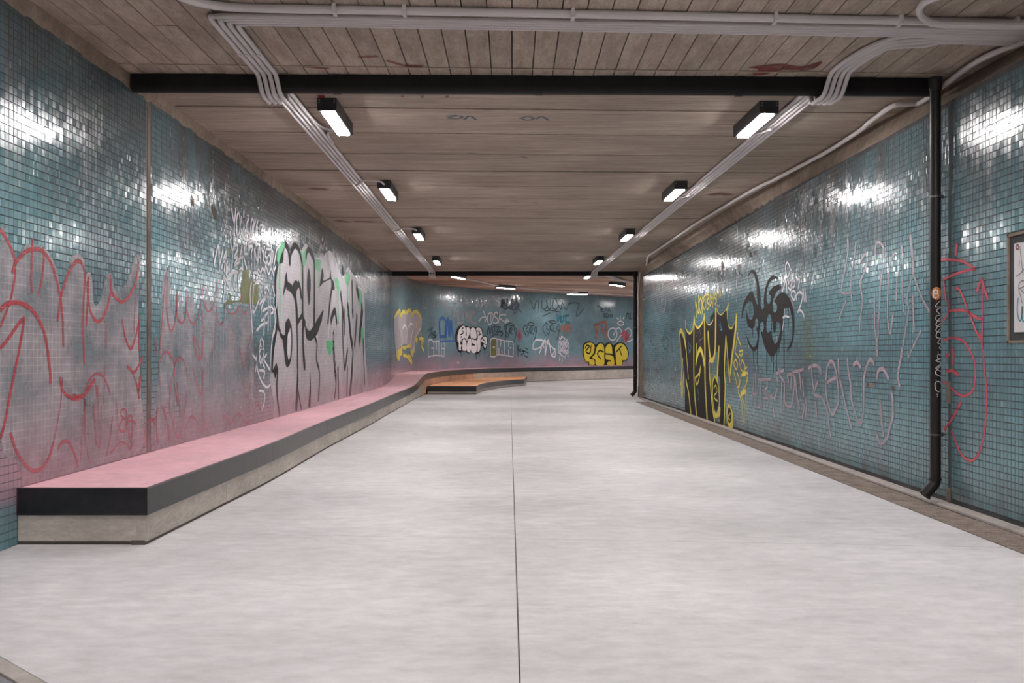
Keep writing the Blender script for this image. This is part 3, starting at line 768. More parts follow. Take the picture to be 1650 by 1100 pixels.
for i in range(4):
    off = (i-1.5)*PT                      # + = to the right
    xs = lambda y: -1.965-0.0125*(y-8)*1.0+off
    h = 0.026
    ybend = 6.50-0.050*i+0.07
    # lateral start: run to the right from the bend
    yl0 = 6.50-0.050*(3-i)*0+(1.5-i)*-0.0
    ylat = 6.56-(3-i)*0.0-0.050*(3-i)
    pts = [(-0.3, ylat+0.075, CZ-h), (-1.3, ylat+0.018, CZ-h), (xs(6.5)+0.16, ylat, CZ-h), (xs(6.5)+0.05, ylat+0.012, CZ-h), (xs(6.5)+0.005, ylat+0.06, CZ-h), (xs(6.8), 6.95, CZ-h), (xs(7.3), 7.3, CZ-h), (xs(7.6), 7.58, CZ-h), (xs(7.7)+0.01, 7.70, CZ-h-0.02), (xs(7.8)+0.035, 7.76, CZ-0.185), (xs(7.95)+0.04, 7.90, CZ-0.195), (xs(8.1)+0.025, 8.03, CZ-0.175), (xs(8.2), 8.12, CZ-h-0.02), (xs(8.3), 8.25, CZ-h), (xs(9), 9.0, CZ-h), (xs(15), 15, CZ-h), (xs(22), 22, CZ-h), (xs(26.2), 26.2, CZ-h), (xs(26.5), 26.55, CZ-0.1), (xs(26.7), 26.66, CZ-0.17), (xs(27), 26.95, CZ-0.17)]
    # extend the lateral run to the right edge of the frame
    lat_pts = [(6.5, ylat+0.45, CZ-h), (3.0, ylat+0.25, CZ-h), (1.2, ylat+0.155, CZ-h)]
    conduit('%s of four grey conduits beside the left row of lamps' % ['leftmost', 'second from left', 'third from left', 'rightmost'][i], lat_pts+pts, group='left run of grey conduits',
            clips=[(xs(y), y, CZ-h) for y in (7.2, 10.2, 12.9, 15.9, 19, 22.2, 25)])
for i in range(4):
    off = (i-1.5)*PT
    xs = lambda y: 2.58-0.017*(y-8.5)+off
    h = 0.026; ylat = 6.56+0.26+0.056*(i-3)+0.10
    pts = [(6.5, ylat+0.27, CZ-h), (4.0, ylat+0.10, CZ-h), (3.15+0.0*off, ylat+0.03, CZ-h), (2.92+off, ylat+0.045+0.02*i, CZ-h), (2.76+off, ylat+0.13-0.0*i, CZ-h), (2.665+off, 7.12, CZ-h), (2.62+off, 7.4, CZ-h), (2.61+off, 7.58, CZ-h), (2.605+off, 7.70, CZ-h-0.02), (2.575+off, 7.775, CZ-0.185), (2.565+off, 7.92, CZ-0.195), (2.57+off, 8.06, CZ-0.175), (2.585+off, 8.18, CZ-h-0.02), (xs(8.3), 8.32, CZ-h), (xs(9), 9.0, CZ-h), (xs(15), 15, CZ-h), (xs(22), 22, CZ-h), (xs(25.5), 25.6, CZ-h), (xs(26.2)-0.02, 26.3, CZ-h), (xs(26.5)-0.02, 26.6, CZ-0.12), (xs(27)+0.0, 26.85, CZ-0.16), (xs(27)+0.08, 27.6, CZ-0.06), (2.9+off, 29.5, CZ+0.10), (4.0+off, 33.5, cz(0, 33.5)-0.05), (6.5, 37.5, cz(0, 37.5)-0.05)]
    conduit('%s of four grey conduits beside the right row of lamps' % ['leftmost', 'second from left', 'third from left', 'rightmost'][i], pts, group='right run of grey conduits',
            clips=[(xs(y), y, CZ-h) for y in (10.2, 12.9, 15.9, 19, 22.2, 25)])
# thick pipe at the top of the cross run, its bends out of the frame
conduit('thickest grey conduit at the top of the cross run, bending away at its left end', [(-2.12, 5.7, CZ-.03), (-2.10, 5.98, CZ-.03), (-2.02, 6.13, CZ-.03), (-1.90, 6.21, CZ-.03), (-1.72, 6.255, CZ-.03), (-1.3, 6.28, CZ-.03), (0, 6.345, CZ-.03), (3.2, 6.53, CZ-.03), (6.5, 6.72, CZ-.03)], r=0.028, clips=[(x, 6.345+0.057*x, CZ-.03) for x in (-1.15, -0.7, 0.4, 1.75, 2.6, 3.4)])
conduit('short grey conduit bending down into the cross run near the right top corner', [(2.95, 5.3, CZ-.05), (2.86, 5.75, CZ-.05), (2.62, 6.03, CZ-.05), (2.62, 6.22, CZ-.05), (2.72, 6.36, CZ-.07), (2.9, 6.44, CZ-.075), (3.6, 6.49, CZ-.07), (6.5, 6.65, CZ-.06)], r=0.024)
# corner conduit above the right wall
cc = [(1700, 50), (1650, 68), (1600, 86), (1560, 108), (1520, 138), (1484, 165), (1462, 168), (1436, 172), (1400, 198), (1386, 210), (1340, 240), (1300, 262), (1250, 288), (1213, 306), (1150, 343), (1122, 360), (1100, 375), (1060, 402), (1045, 413)]
pts = [cp(a_, b_, 0.045) for a_, b_ in cc]
pts = [(min(p[0], 3.8), p[1], p[2]) for p in pts]
pts += [(3.36, 24.2, CZ-0.05), (3.40, 25.6, CZ-0.10), (3.43, 26.1, CZ-0.35), (3.435, 26.3, 2.9), (3.435, 26.35, 2.4), (3.435, 26.35, 0.3)]
conduit('single grey conduit winding along the top corner of the right wall', pts, r=0.022, k=4)
# branches from the conduits to the lamps
def branch(label, pts): conduit(label, pts, r=0.013, group='branch conduits to the lamps')
branch('branch conduit to the nearest left lamp', [(-1.91, 8.9, CZ-.03), (-1.89, 9.4, CZ-.03), (-1.84, 9.62, CZ-.03), (-1.74, 9.68, CZ-.03), (-1.60, 9.64, CZ-.04)])
branch('branch conduit bending back from the nearest left lamp', [(-1.64, 9.70, CZ-.04), (-1.8, 9.74, CZ-.03), (-1.875, 9.85, CZ-.03), (-1.9, 10.3, CZ-.03)])
for nm, (x, y) in (('second', lx[1]), ('third', lx[2])):
    xx = -1.965-0.0125*(y-8)
    branch('hooped branch conduit to the %s left lamp' % nm, [(xx-0.02, y+0.1, CZ-.055), (xx+0.06, y-0.1, CZ-.06), (xx+0.15, y-0.25, CZ-.05), (x-0.03, y-0.17, CZ-.05), (x, y, CZ-.06)])
for nm, (x, y) in zip(('nearest', 'second', 'third'), rx[:3]):
    xx = 2.58-0.017*(y-8.5)
    branch('branch conduit to the %s right lamp' % nm, [(x+0.05, y+0.97, CZ-.05), (x+0.12, y+1.05, CZ-.045), (xx-0.09, y+1.0, CZ-.055), (xx-0.02, y+0.85, CZ-.055)])
# line along the far lamps
fc = [(700, 435, 28.5), (722, 441, 29.6), (745, 447, 31.5), (775, 456, 33.8), (800, 461, 36.2), (830, 465, 37.7), (860, 468, 39.2), (912, 472, 41.6), (960, 475, 43.5), (1023, 479, 46)]
conduit('pale conduit linking the far lamps beyond the far gutter', [((a_-CX)/F*y, y, cz(0, y)-0.035) for a_, b_, y in fc]+[(10, 52, cz(0, 52)-.035)], r=0.03)
# thin pale cable across the near boards
t = thing('cable', (0, 7.6, 3.44), 'thin pale cable across the boards just before the near gutter', 'cable')
m = MB(); m.tube([(-2.9, 7.54, 3.45), (0, 7.67, 3.45), (3.4, 7.80, 3.45)], 0.004, 6); m.build('wire', simple('cable_cream', (0.45, 0.38, 0.27), 0.6), t)

# ------------------------------------------------------------------ poster case in the right wall
case = thing('poster_case', (3.47, 6.5, 1.6), 'recessed poster case with a scribbled white poster in the right wall', 'poster')
M_frame = concrete('case_frame', (0.20, 0.155, 0.115), (0.30, 0.24, 0.185), sc=6, bump=0.5)
y0, y1, z0, z1 = SX0, SX1, SZ0, SZ1
m = MB()
m.box((3.474, 5.2, z0), (3.53, y1, z1)); m.build('back_panel', M_frame, case)
m = MB()
for (a_, b_) in (((3.462, y1-0.022, z0), (3.50, y1, z1)), ((3.462, 5.2, z1-0.02), (3.50, y1, z1)), ((3.462, 5.2, z0), (3.50, y1, z0+0.02))): m.box(a_, b_)
m.build('frame', M_frame, case, bevel=0.002)
M_poster = simple('poster_white', (0.62, 0.60, 0.61), 0.35, var=0.05, bump=0)
m = MB(); m.box((3.462, 5.35, 1.345), (3.472, 6.675, 1.955)); m.build('poster_sheet', M_poster, case)
class CaseSurf:
    def __call__(s, px, py):
        y = 3.461*F/(px-CX); return (y, HC-(py-CY)*y/F)
    def pos(s, u, z, off): return (3.4615-off*0.5, u, z)
cs = CaseSurf(); PO = (1610, 360, 5.5)
Gy = paint('poster_grey', (0.10, 0.10, 0.11), 0.9, 0.3, 0.1); Tl = paint('poster_teal', (0.05, 0.30, 0.36), 0.9, 0.3, 0.1); Rd = paint('poster_red', (0.22, 0.05, 0.07), 1, 0.2, 0)
graffiti('case', case, 'poster_writing', 'grey scrawl with a letter R', PO, [(Gy, 0.008, '185,205 195,300 212,455|150,470 190,440 220,405|205,705 190,640 172,575 180,530 205,508 235,520 215,560 178,575|190,580 240,640|180,330 176,375'), (Gy, 0.006, '150,965 260,970|146,170 260,160')], cs)
graffiti('case', case, 'poster_writing', 'teal looping letters', PO, [(Tl, 0.016, '168,665 160,760 172,840 190,860 203,800 205,740|205,740 203,830 218,868 235,830 240,740')], cs)
graffiti('case', case, 'poster_mark', 'small dark red ring', PO, [(Rd, 0.014, '160,190 150,205 155,225 168,228 174,212 168,192 158,190')], cs)
# ------------------------------------------------------------------ graffiti (parts of the walls)
WL, WR, WB = wall_left, wall_right, wall_back
red = paint('red_line', (0.40, 0.035, 0.045), 0.95, 0.55, 0.15, 0.35, (0.75, 0.35, 0.38))
redthin = paint('red_faded', (0.42, 0.06, 0.08), 0.75, 0.7, 0.4, 0.4, (0.7, 0.35, 0.4))
wash = paint('silver_wash', (0.40, 0.36, 0.385), 0.78, 0.1, 0.75, 0.85, (0.66, 0.58, 0.60), nscale=2.2)
wash2 = paint('silver_wash_thin', (0.42, 0.37, 0.40), 0.6, 0.1, 0.8, 0.85, (0.66, 0.58, 0.60), nscale=2.4)
silver = paint('silver_fill', (0.44, 0.41, 0.44), 0.95, 0.1, 0.2, 0.75, (0.62, 0.57, 0.60), nscale=1.5)
black = paint('black_line', (0.016, 0.015, 0.016), 0.97, 0.35, 0.08, 0.0, rough=0.6, spec=0.15)
white = paint('white_line', (0.70, 0.68, 0.73), 0.95, 0.5, 0.2)
green = paint('green_fill', (0.08, 0.46, 0.20), 0.95, 0.2, 0.15, 0.15, (0.3, 0.6, 0.4))
olive = paint('olive_fill', (0.17, 0.19, 0.035), 0.85, 0.2, 0.5)
yellow = paint('yellow_line', (0.78, 0.66, 0.09), 0.97, 0.35, 0.1)
pinkish = paint('pinkish_line', (0.42, 0.33, 0.38), 0.72, 0.4, 0.3, 0.6, (0.75, 0.66, 0.68))
faint = paint('faint_grey', (0.42, 0.38, 0.42), 0.5, 0.6, 0.4)
bred = paint('bright_red', (0.62, 0.09, 0.12), 0.82, 0.6, 0.3)
blue = paint('blue_line', (0.025, 0.13, 0.40), 0.85, 0.4, 0.2)
navy = paint('navy_line', (0.02, 0.045, 0.08), 0.85, 0.5, 0.2)
teal = paint('teal_line', (0.01, 0.16, 0.22), 0.9, 0.5, 0.2)
fillw = paint('white_fill', (0.80, 0.79, 0.80), 1.0, 0.1, 0.05, 0.15, (0.5, 0.5, 0.52))
filly = paint('yellow_fill', (0.74, 0.62, 0.045), 0.97, 0.1, 0.08, 0.12, (0.35, 0.3, 0.05))
fillb = paint('black_fill', (0.020, 0.017, 0.017), 1.0, 0.1, 0.02, 0.35, (0.05, 0.045, 0.045), rough=0.6, spec=0.12)
orange = paint('orange_faded', (0.46, 0.13, 0.05), 0.7, 0.6, 0.4)
brown = paint('bare_mortar', (0.10, 0.075, 0.055), 0.9, 0.1, 0.2, rough=0.95)
rust = paint('rust_mortar', (0.28, 0.17, 0.10), 0.9, 0.1, 0.2, rough=0.95)
PX = (0, 0, 1)
# washes
graffiti('left', WL, 'graffiti_fill', 'silver grey spray filling behind the red loops', PX, [(wash, 0, '0.5,382 12,386 22,410 25,422 34,402 45,393 60,394 74,402 85,418 93,440 97,465 103,450 108,432 115,414 124,409 132,413 136,430 137,447 140,440 146,440 149,460 151,488 156,492 163,478 168,458 171,443 180,441 183,462 192,470 203,455 211,436 217,413 225,413 224,450 222,500 223,560 227,640 228,723 150,750 60,775 40,780 25,740 0.5,700')])
graffiti('left', WL, 'graffiti_fill', 'thin silver spray behind the pink waves', PX, [(wash2, 0, '250,722 256,600 258,520 262,455 269,430 275,450 281,520 284,500 288,470 293,500 299,515 304,470 311,480 316,520 325,515 333,462 340,485 352,462 355,520 365,515 375,500 388,492 397,505 404,490 408,540 409,640 407,678 330,706')])
graffiti('left', WL, 'graffiti_mural', 'tall silver filled letters with black outline', PX, [(silver, 0, '444,468 448,430 455,405 462,396 470,408 476,398 484,404 493,392 503,410 512,416 520,414 530,404 538,412 545,430 552,448 560,430 566,438 573,448 583,462 587,480 588,560 589,640 540,655 490,668 446,682 441,650 436,620 436,600 441,560 446,520')])
# red loops
rs = 0.036
A0 = (0, 360, 9.167)
graffiti('left', WL, 'graffiti_line', 'red sprayed loops nearest the camera', A0, [(red, rs, '4,105 40,150 100,240 160,370 200,490 212,600'), (red, rs, '178,710 200,640 260,530 350,435 450,385 540,380 620,410 700,500 770,640 820,790 860,960 890,1120 912,1300 925,1500 930,1800'), (red, 0.03, '205,610 218,740 195,900 155,1100 100,1270 4,1510'), (red, 0.03, '475,235 465,500 455,850 470,1005'), (red, 0.03, '630,370 645,480 630,650 610,850 560,1050'), (red, rs, '1190,575 1160,560 1110,570 1030,680 960,850 905,1040 880,1180 850,1420')])
graffiti('left', WL, 'graffiti_line', 'red sprayed W shaped waves', (120, 400, 9.167), [(red, rs, '0,205 40,188 80,195 110,230 140,350 150,500 135,700 125,950 120,1200 130,1400 140,1690'), (red, rs, '205,450 185,550 200,760 230,930 290,1050 350,1080 410,1030 470,900 510,760 535,600 530,410'), (red, 0.028, '205,450 195,700 178,1000 172,1130'), (red, rs, '530,550 560,670 620,750 690,790 770,750 850,620 910,450 940,220'), (redthin, 0.025, '910,450 895,700 878,1050 876,1250'), (red, rs, '705,1070 735,1270 820,1480 890,1330 965,990|945,1120 950,1500')])
graffiti('left', WL, 'graffiti_line', 'red strokes low beside the joint', (120, 520, 9.167), [(red, 0.034, '780,650 820,690 870,730 940,640 1000,490'), (redthin, 0.025, '850,730 900,860|1000,490 985,700 960,1000'), (red, 0.034, '910,890 940,1000 960,800|940,1000 945,1100'), (redthin, 0.03, '150,980 220,830 290,760 340,750 400,780 430,810 490,940 515,1050'), (red, 0.034, '-20,1070 90,1092 180,1000 240,900 290,850'), (redthin, 0.025, '290,850 310,950 325,1100|465,0 460,350|440,640 430,1000 420,1200')])
graffiti('left', WL, 'graffiti_line', 'large red arcs above the near end of the bench', (0, 480, 9.167), [(red, 0.042, '4,170 60,110 150,75 260,68 370,105 480,190 560,310 640,480 690,720 735,1090 740,1240'), (red, 0.036, '4,735 120,590 260,390 345,300 330,450 280,750 210,1100 130,1500 50,1900 4,2050')])
graffiti('left', WL, 'graffiti_line', 'deep red bowl above the bench', (0, 600, 6.11), [(red, 0.036, '100,605 150,760 230,890 290,950 340,965 400,945 470,850 520,700'), (redthin, 0.022, '520,700 560,500 590,330 600,230 610,60'), (red, 0.034, '585,60 600,140 630,200 680,240 740,262 810,235 870,165 925,70'), (red, 0.030, '570,740 600,690 640,675 680,695 710,750 740,830 760,920'), (redthin, 0.022, '835,275 815,450 800,650 790,850|835,280 830,560 850,750 880,880')])
graffiti('left', WL, 'graffiti_tag', 'small red scribbled letters above the bench', (130, 620, 7.333), [(redthin, 0.022, '150,250 165,500 185,680 215,735 235,600 240,250|195,20 200,200 205,500|415,180 430,400 430,640'), (red, 0.022, '525,415 470,350 478,300 510,283 535,320 530,380 480,420 450,500 470,545 520,540 540,430 575,360 605,400 600,620'), (red, 0.022, '540,440 600,420 645,465|545,450 560,560 600,700 580,760'), (redthin, 0.030, '350,800 440,690 480,670 540,700 580,760|755,720 752,550 775,450 830,400 880,440 895,560 900,700|900,290 890,400|950,250 1000,380 1040,520 1050,680|300,830 340,640 370,380')])
graffiti('left', WL, 'graffiti_line', 'thin pinkish red waves right of the wall joint', (240, 420, 6.11), [(redthin, 0.034, '180,70 150,240 140,400 118,700 100,930|180,70 170,400 185,600 215,690 250,620 270,500 280,285|280,290 268,400 272,520 300,600 335,600 360,520 370,290'), (redthin, 0.034, '370,480 400,590 440,620 490,520 515,400 525,250|530,380 570,490 610,480 640,400 675,200|525,500 528,800 520,950'), (redthin, 0.034, '440,740 500,880|430,740 455,880 490,970 520,900 530,700|665,450 672,560 705,630 740,560 745,400|745,430 780,505 835,522 885,450 905,330|905,430 940,520 975,450 990,300|655,600 640,920|60,770 80,950|820,620 815,900|890,860 930,1070|1005,720 975,850 930,1060')])
graffiti('left', WL, 'graffiti_line', 'faded red arches low right of the wall joint', (240, 560, 6.47), [(redthin, 0.034, '110,390 100,180 140,70 180,40 220,80 255,150 262,190|262,300 265,190 300,120 330,108 370,160 395,300 390,500 360,720 320,900 300,940 265,870 240,700|225,330 215,560 215,700|265,400 300,600|290,370 330,720'), (redthin, 0.034, '455,210 490,360 540,480 565,260|380,840 410,750 445,715 490,760 540,880|150,620 190,800 215,1000|770,710 805,725 840,800 900,710 945,690 1000,780 1040,760|970,320 1000,450 1030,510 1060,330|1100,720 1110,620 1135,580 1160,640 1165,740|570,830 580,770 600,820|3,735 40,755 75,830 85,1000|85,640 72,760|555,200 558,860')])
# the tall mural
B4 = (430, 370, 7.333); B5 = (430, 500, 6.11); B6 = (500, 370, 7.333); B7 = (500, 500, 6.88)
graffiti('left', WL, 'graffiti_outline', 'black outlines of the first tall letters', B4, [
 (black, 0.098, '118,400 98,620 108,900 125,1060 132,1160'), (black, 0.117, '215,170 250,240 268,390'), (black, 0.104, '268,390 280,280 325,190 370,230 400,330 418,480 420,900 422,1100'), (black, 0.104, '460,330 470,260 490,235 520,280 555,370 560,700 555,1100'),
 (black, 0, '228,500 212,560 205,640 185,790 205,740 230,670 245,660 238,560'), (black, 0.143, '235,660 280,690 320,760 345,900 355,1090'), (black, 0, '345,598 315,620 298,680 318,760 335,830 350,720 380,660'), (black, 0.104, '370,630 392,700 403,800'),
 (black, 0, '492,450 475,560 472,680 490,890 508,800 514,600'), (black, 0.091, '355,1100 420,1000')])
graffiti('left', WL, 'graffiti_outline', 'black outlines low on the tall letters', B5, [
 (black, 0.091, '105,120 85,230 60,400 48,590'), (black, 0.078, '95,0 105,120 118,195'), (black, 0, '215,80 185,110 178,180 175,240 150,255 160,350 172,450 185,540 200,560 225,520 208,480 192,380 200,260 222,180 235,165'), (black, 0.078, '235,160 243,300 232,460 212,520'), (black, 0.078, '128,200 130,235 155,265'),
 (black, 0, '90,515 70,560 50,600 68,620 75,665 88,640 102,580'), (black, 0.078, '102,580 95,800 122,1035'), (black, 0.078, '290,0 298,300 300,560'), (black, 0, '300,560 290,750 275,960 295,985 302,800 308,640'), (black, 0.065, '302,780 335,965'),
 (black, 0, '352,60 345,180 345,300 352,480 365,590 375,560 372,480 362,380 360,200 378,120'), (black, 0, '372,140 395,185 415,200 440,180 550,2 538,80 495,225 440,290 415,297 385,265'), (black, 0.078, '465,250 490,330 485,480 515,620 505,880|460,0 462,150'), (black, 0, '425,590 418,800 405,955 425,955 430,800')])
graffiti('left', WL, 'graffiti_outline', 'black outlines of the last tall letters', B6, [
 (black, 0.128, '0,260 30,330 45,420 45,700 45,1090'), (black, 0, '140,450 120,560 108,670 150,625 200,600 240,590 250,690 270,715 285,690 272,610 245,570 235,470 225,560 200,580 150,600 155,540'), (black, 0.128, '250,700 230,850 205,1100'), (black, 0, '150,940 110,1010 60,1090 130,1090'), (black, 0.160, '240,1080 262,1000 290,965 308,1090'), (black, 0.160, '355,750 380,950 398,1100|440,890 462,1100'), (black, 0.160, '490,620 500,1000'), (black, 0.224, '545,680 570,800|605,900 600,1090'), (black, 0.144, '545,1030 545,1095|380,450 385,520')])
graffiti('left', WL, 'graffiti_outline', 'black outlines running down to the bench', B7, [
 (black, 0.128, '40,0 40,150 45,250 70,360 65,560 95,700 85,980'), (black, 0, '138,2 100,70 60,130 30,170 2,220 2,305 40,300 70,190 110,140'), (black, 0.352, '195,0 180,300 145,610'), (black, 0.192, '215,100 240,110 270,10 290,60 298,200 300,310'), (black, 0.192, '135,650 190,650|175,470 190,640'), (black, 0.224, '260,270 255,400 270,600 280,720'), (black, 0.112, '280,720 285,800 270,960'), (black, 0.144, '355,0 358,300 380,640 410,440|375,0 375,255|410,640 405,930'), (black, 0.240, '420,0 445,280 470,450 458,700 440,920'), (black, 0.192, '515,70 490,380'), (black, 0.160, '305,650 310,960'), (black, 0.352, '575,0 560,150 545,325'), (black, 0.160, '585,330 600,800|465,0 470,60')])
graffiti('left', WL, 'graffiti_tag', 'small black scribble at the foot of the last letter', B7, [(black, 0.08, '545,900 555,810 570,870 585,810 600,850 560,900 595,870 575,900')])
graffiti('left', WL, 'graffiti_drips', 'green drips over the tall letters', B4, [(green, 0, '180,130 150,180 130,230 120,320 122,405 145,405 165,400 190,380 200,260 207,180'), (green, 0.05, '148,400 145,560 142,680|152,400 154,800 152,1090'), (green, 0, '390,240 395,300 405,380 418,450 440,445 455,380 462,300 458,225 430,270'), (green, 0.06, '430,440 428,700 425,1090'), (green, 0, '570,365 565,430 590,480 620,460 640,400 640,365 610,355')])
graffiti('left', WL, 'graffiti_drips', 'green drips over the last tall letters', B6, [(green, 0, '52,350 48,400 60,460 100,500 122,470 125,390 100,345'), (green, 0.11, '100,450 100,660'), (green, 0, '290,570 290,620 315,700 330,740 345,700 330,590'), (green, 0.10, '325,700 330,1090'), (green, 0, '410,530 412,600 440,680 465,600 465,530 450,500'), (green, 0.11, '440,640 438,1000'), (green, 0, '555,680 558,740 575,850 590,920 602,860 615,770 590,710')])
graffiti('left', WL, 'graffiti_drips', 'green patches low on the last letters', B7, [(green, 0, '178,335 175,380 185,420 200,470 215,500 240,440 247,400 245,340'), (green, 0, '568,180 560,240 565,320 580,400 590,320 588,200')])
graffiti('left', WL, 'graffiti_highlight', 'white highlights in the tall letters', B5, [(white, 0, '205,225 230,215 238,300 228,430 212,490 203,400 207,300'), (white, 0.05, '370,140 372,330|445,90 425,180'), (white, 0.05, '478,235 490,290 500,230')])
graffiti('left', WL, 'graffiti_highlight', 'white highlights down the last letters', B7, [(white, 0.10, '470,400 475,800'), (white, 0.06, '205,140 200,300|65,270 72,330 80,260|165,540 170,600')])
graffiti('left', WL, 'graffiti_tag', 'white outline sprayed round the tall letters', B4, [(white, 0.05, '110,420 75,480 100,300 120,220 165,165'), (faint, 0.11, '215,165 250,150 280,190 300,130 340,100 380,150 390,200'), (faint, 0.07, '400,90 440,160 460,10|440,160 435,230|490,150 540,230|600,290 640,180|560,300 600,350'), (faint, 0.06, '75,480 80,640 95,700')])
graffiti('left', WL, 'graffiti_tag', 'faint white scratches above the last letters', B6, [(faint, 0.10, '15,170 30,260|110,280 120,180 150,230 170,100|195,160 200,240|90,290 150,300'), (faint, 0.3, '200,300 210,420|270,280 290,400|310,300 330,420'), (faint, 0.10, '410,320 430,370 440,290 450,340 420,440|370,360 380,460|460,440 480,370 485,470|395,460 430,520 470,440'), (white, 0.08, '555,670 610,720 630,900 630,1090|350,740 380,800 385,1000 395,1090')])
graffiti('left', WL, 'graffiti_patch', 'olive sprayed patch under the white tags', (335, 420, 9.167), [(olive, 0, '510,150 500,250 480,400 400,480 320,470 300,520 320,560 275,600 270,640 350,630 450,610 600,640 760,620 730,590 740,380 690,350 660,300 640,270 605,310 590,130 550,115|620,600 660,560 660,480 640,440')]) if False else graffiti('left', WL, 'graffiti_patch', 'olive sprayed patch under the white tags', (335, 420, 9.167), [(olive, 0, '510,150 505,250 480,430 490,560 400,590 340,590 330,480 300,480 315,560 275,600 272,645 350,630 450,612 600,640 760,622 735,590 740,370 690,345 665,300 640,270 610,300 592,130 550,115')])
graffiti('left', WL, 'graffiti_patch', 'small olive spray spots', (335, 330, 9.167), [(olive, 0, '290,640 270,680 285,715 315,710 330,680 315,645'), (olive, 0, '400,830 390,890 410,920 440,880 470,900 480,700 450,700 440,800')])
ws = 0.045
graffiti('left', WL, 'graffiti_tag', 'white handwritten tag high on the left wall', (335, 330, 9.167), [(white, ws, '345,60 360,160 385,280|405,60 395,180 387,280 378,450 378,590|450,110 425,160 415,270 420,400 433,450 460,400 470,270 462,160 450,110|525,85 518,300 500,490|522,215 600,165|585,160 518,235 530,370 545,470|600,200 568,280 572,390 600,430 615,450 640,220 665,235 690,220|690,225 655,310 640,440 620,480|735,235 715,300 702,400|700,230 665,340 655,470|765,290 758,380 750,450|770,290 815,315 780,385 795,470 805,575'), (white, ws, '320,395 320,430|352,380 355,430|255,455 256,470'), (white, ws, '590,610 600,560 640,535 690,560 700,590|600,610 655,625 635,700 637,790|635,880 636,905|485,365 485,380|490,180 492,260')])
graffiti('left', WL, 'graffiti_tag', 'white block letters below the high tag', (335, 330, 9.167), [(white, ws, '85,880 110,740 150,600 160,800 165,970|165,900 190,780 215,670|195,935 230,780 265,690 250,830 235,975|210,840 255,830|285,830 265,900 265,1010 290,950 310,870 300,1050|325,510 340,620 358,720 350,830 345,950|378,600 365,660 350,720|385,600 430,600 425,680 380,775 430,780 400,850 392,890 460,835|450,820 475,720 490,620 500,800 510,960|465,785 520,765|535,620 525,760 545,860 570,940|520,720 575,722'), (white, 0.06, '70,705 70,750'), (white, ws, '680,950 685,800 680,650 720,820 742,640|730,860 745,740 760,630 775,860|740,765 775,765|790,640 800,700 820,680 812,800 840,860|850,680 838,750 870,800 850,890|900,720 870,800 890,885 918,800 900,720|930,680 925,900|860,650 950,680 948,850'), (white, ws, '660,1090 672,1000 720,1000 740,940 770,1000 800,930 830,980 850,900 890,1020 930,940 970,1050|945,350 945,455|440,1000 480,935 510,950|300,1050 350,1000 470,990')])
graffiti('left', WL, 'graffiti_tag', 'white arrow and letters beside the olive patch', (335, 420, 9.167), [(white, ws, '210,240 245,320 235,400 238,480|215,235 260,280 310,390|222,510 226,610|290,250 260,180 285,90|350,200 352,410|405,195 380,290 380,390 412,440|385,215 430,170 470,185 440,255 450,450'), (white, ws, '690,340 740,300 780,315 800,350|635,330 618,450 622,650 650,1060|672,350 660,500 655,640 672,760 750,580|850,490 822,440 850,382 885,430 858,500 760,640|880,470 790,680 785,880 880,760|880,480 885,800 882,1030|910,480 912,700 915,980|720,1030 780,950 870,912|835,800 820,1100|950,370 980,520|1000,500 1000,700 930,780|800,740 930,680 980,800|980,700 985,1000 960,1100')])
graffiti('left', WL, 'graffiti_tag', 'white looped figure low beside the tall letters', (400, 500, 6.11), [(white, ws, '265,0 272,80 240,250 225,400 215,690|80,195 130,145 180,122|152,130 150,240|130,270 150,320 132,375 115,310 130,270|108,345 108,450 120,520 140,470 155,400 140,360 110,420 130,490|180,430 140,500 160,565|150,480 215,590|80,450 90,580 130,700 180,755 215,730 245,670|35,0 32,200|40,430 80,500 70,600|215,560 220,680 240,795 256,780 248,1030|110,590 160,600 150,665|105,790 150,800 162,870 138,980')])
graffiti('left', WL, 'broken_tile_patch', 'brown patch where tiles fell off', PX, [(brown, 0, '308,313 306,320 308,331 312,333 313,322'), (brown, 0, '341,328 340,337 343,346 348,355 349,342 346,332')])
# ------------------------------------------------------------------ back wall
D1 = (625, 480, 9.17)
graffiti('back', WB, 'graffiti_figure', 'silver and yellow fist shaped throw up', D1, [(silver, 0, '100,290 170,190 190,260 240,200 265,230 330,180 350,250 420,200 490,290 480,400 440,520 400,600 385,750 370,860 330,840 330,700 200,700 170,850 130,880 115,750 100,600'),
 (yellow, 0.165, '95,300 130,230 175,190 185,270|185,270 215,210 245,205 260,240|260,240 290,195 325,185 350,230 345,300|340,290 370,220 420,200 460,240 490,310'), (white, 0.105, '95,310 92,450 105,580 120,700|175,280 180,450 195,560|260,240 258,400|345,290 320,390 300,430'), (fillw, 0.09, '215,450 240,400 270,430 282,520 260,650|300,430 340,378 370,420 355,530 330,680'), (white, 0.150, '490,310 485,430 450,500 400,600 385,800'), (yellow, 0, '190,690 230,720 290,690 332,690 332,740 290,730 250,760 200,740'), (yellow, 0, '150,770 200,740 205,830 180,860 160,930 130,900 125,800'), (yellow, 0, '320,750 350,770 380,720 372,860 345,850'), (yellow, 0, '400,575 440,595 430,660 405,670'), (yellow, 0.135, '220,840 280,870 350,960 330,880 290,840'), (yellow, 0.135, '420,350 412,440|460,600 520,610 490,700 530,780|480,520 500,680')])
graffiti('back', WB, 'graffiti_tag', 'white outlined box letters beside the yellow fist', D1, [(white, 0.07, '595,870 595,650 635,615 680,650 750,635 830,650 830,870|595,870 670,850 750,850 830,860|675,650 675,870|715,650 715,760|750,640 750,860|790,670 790,860|640,740 670,740|800,740 830,750')])
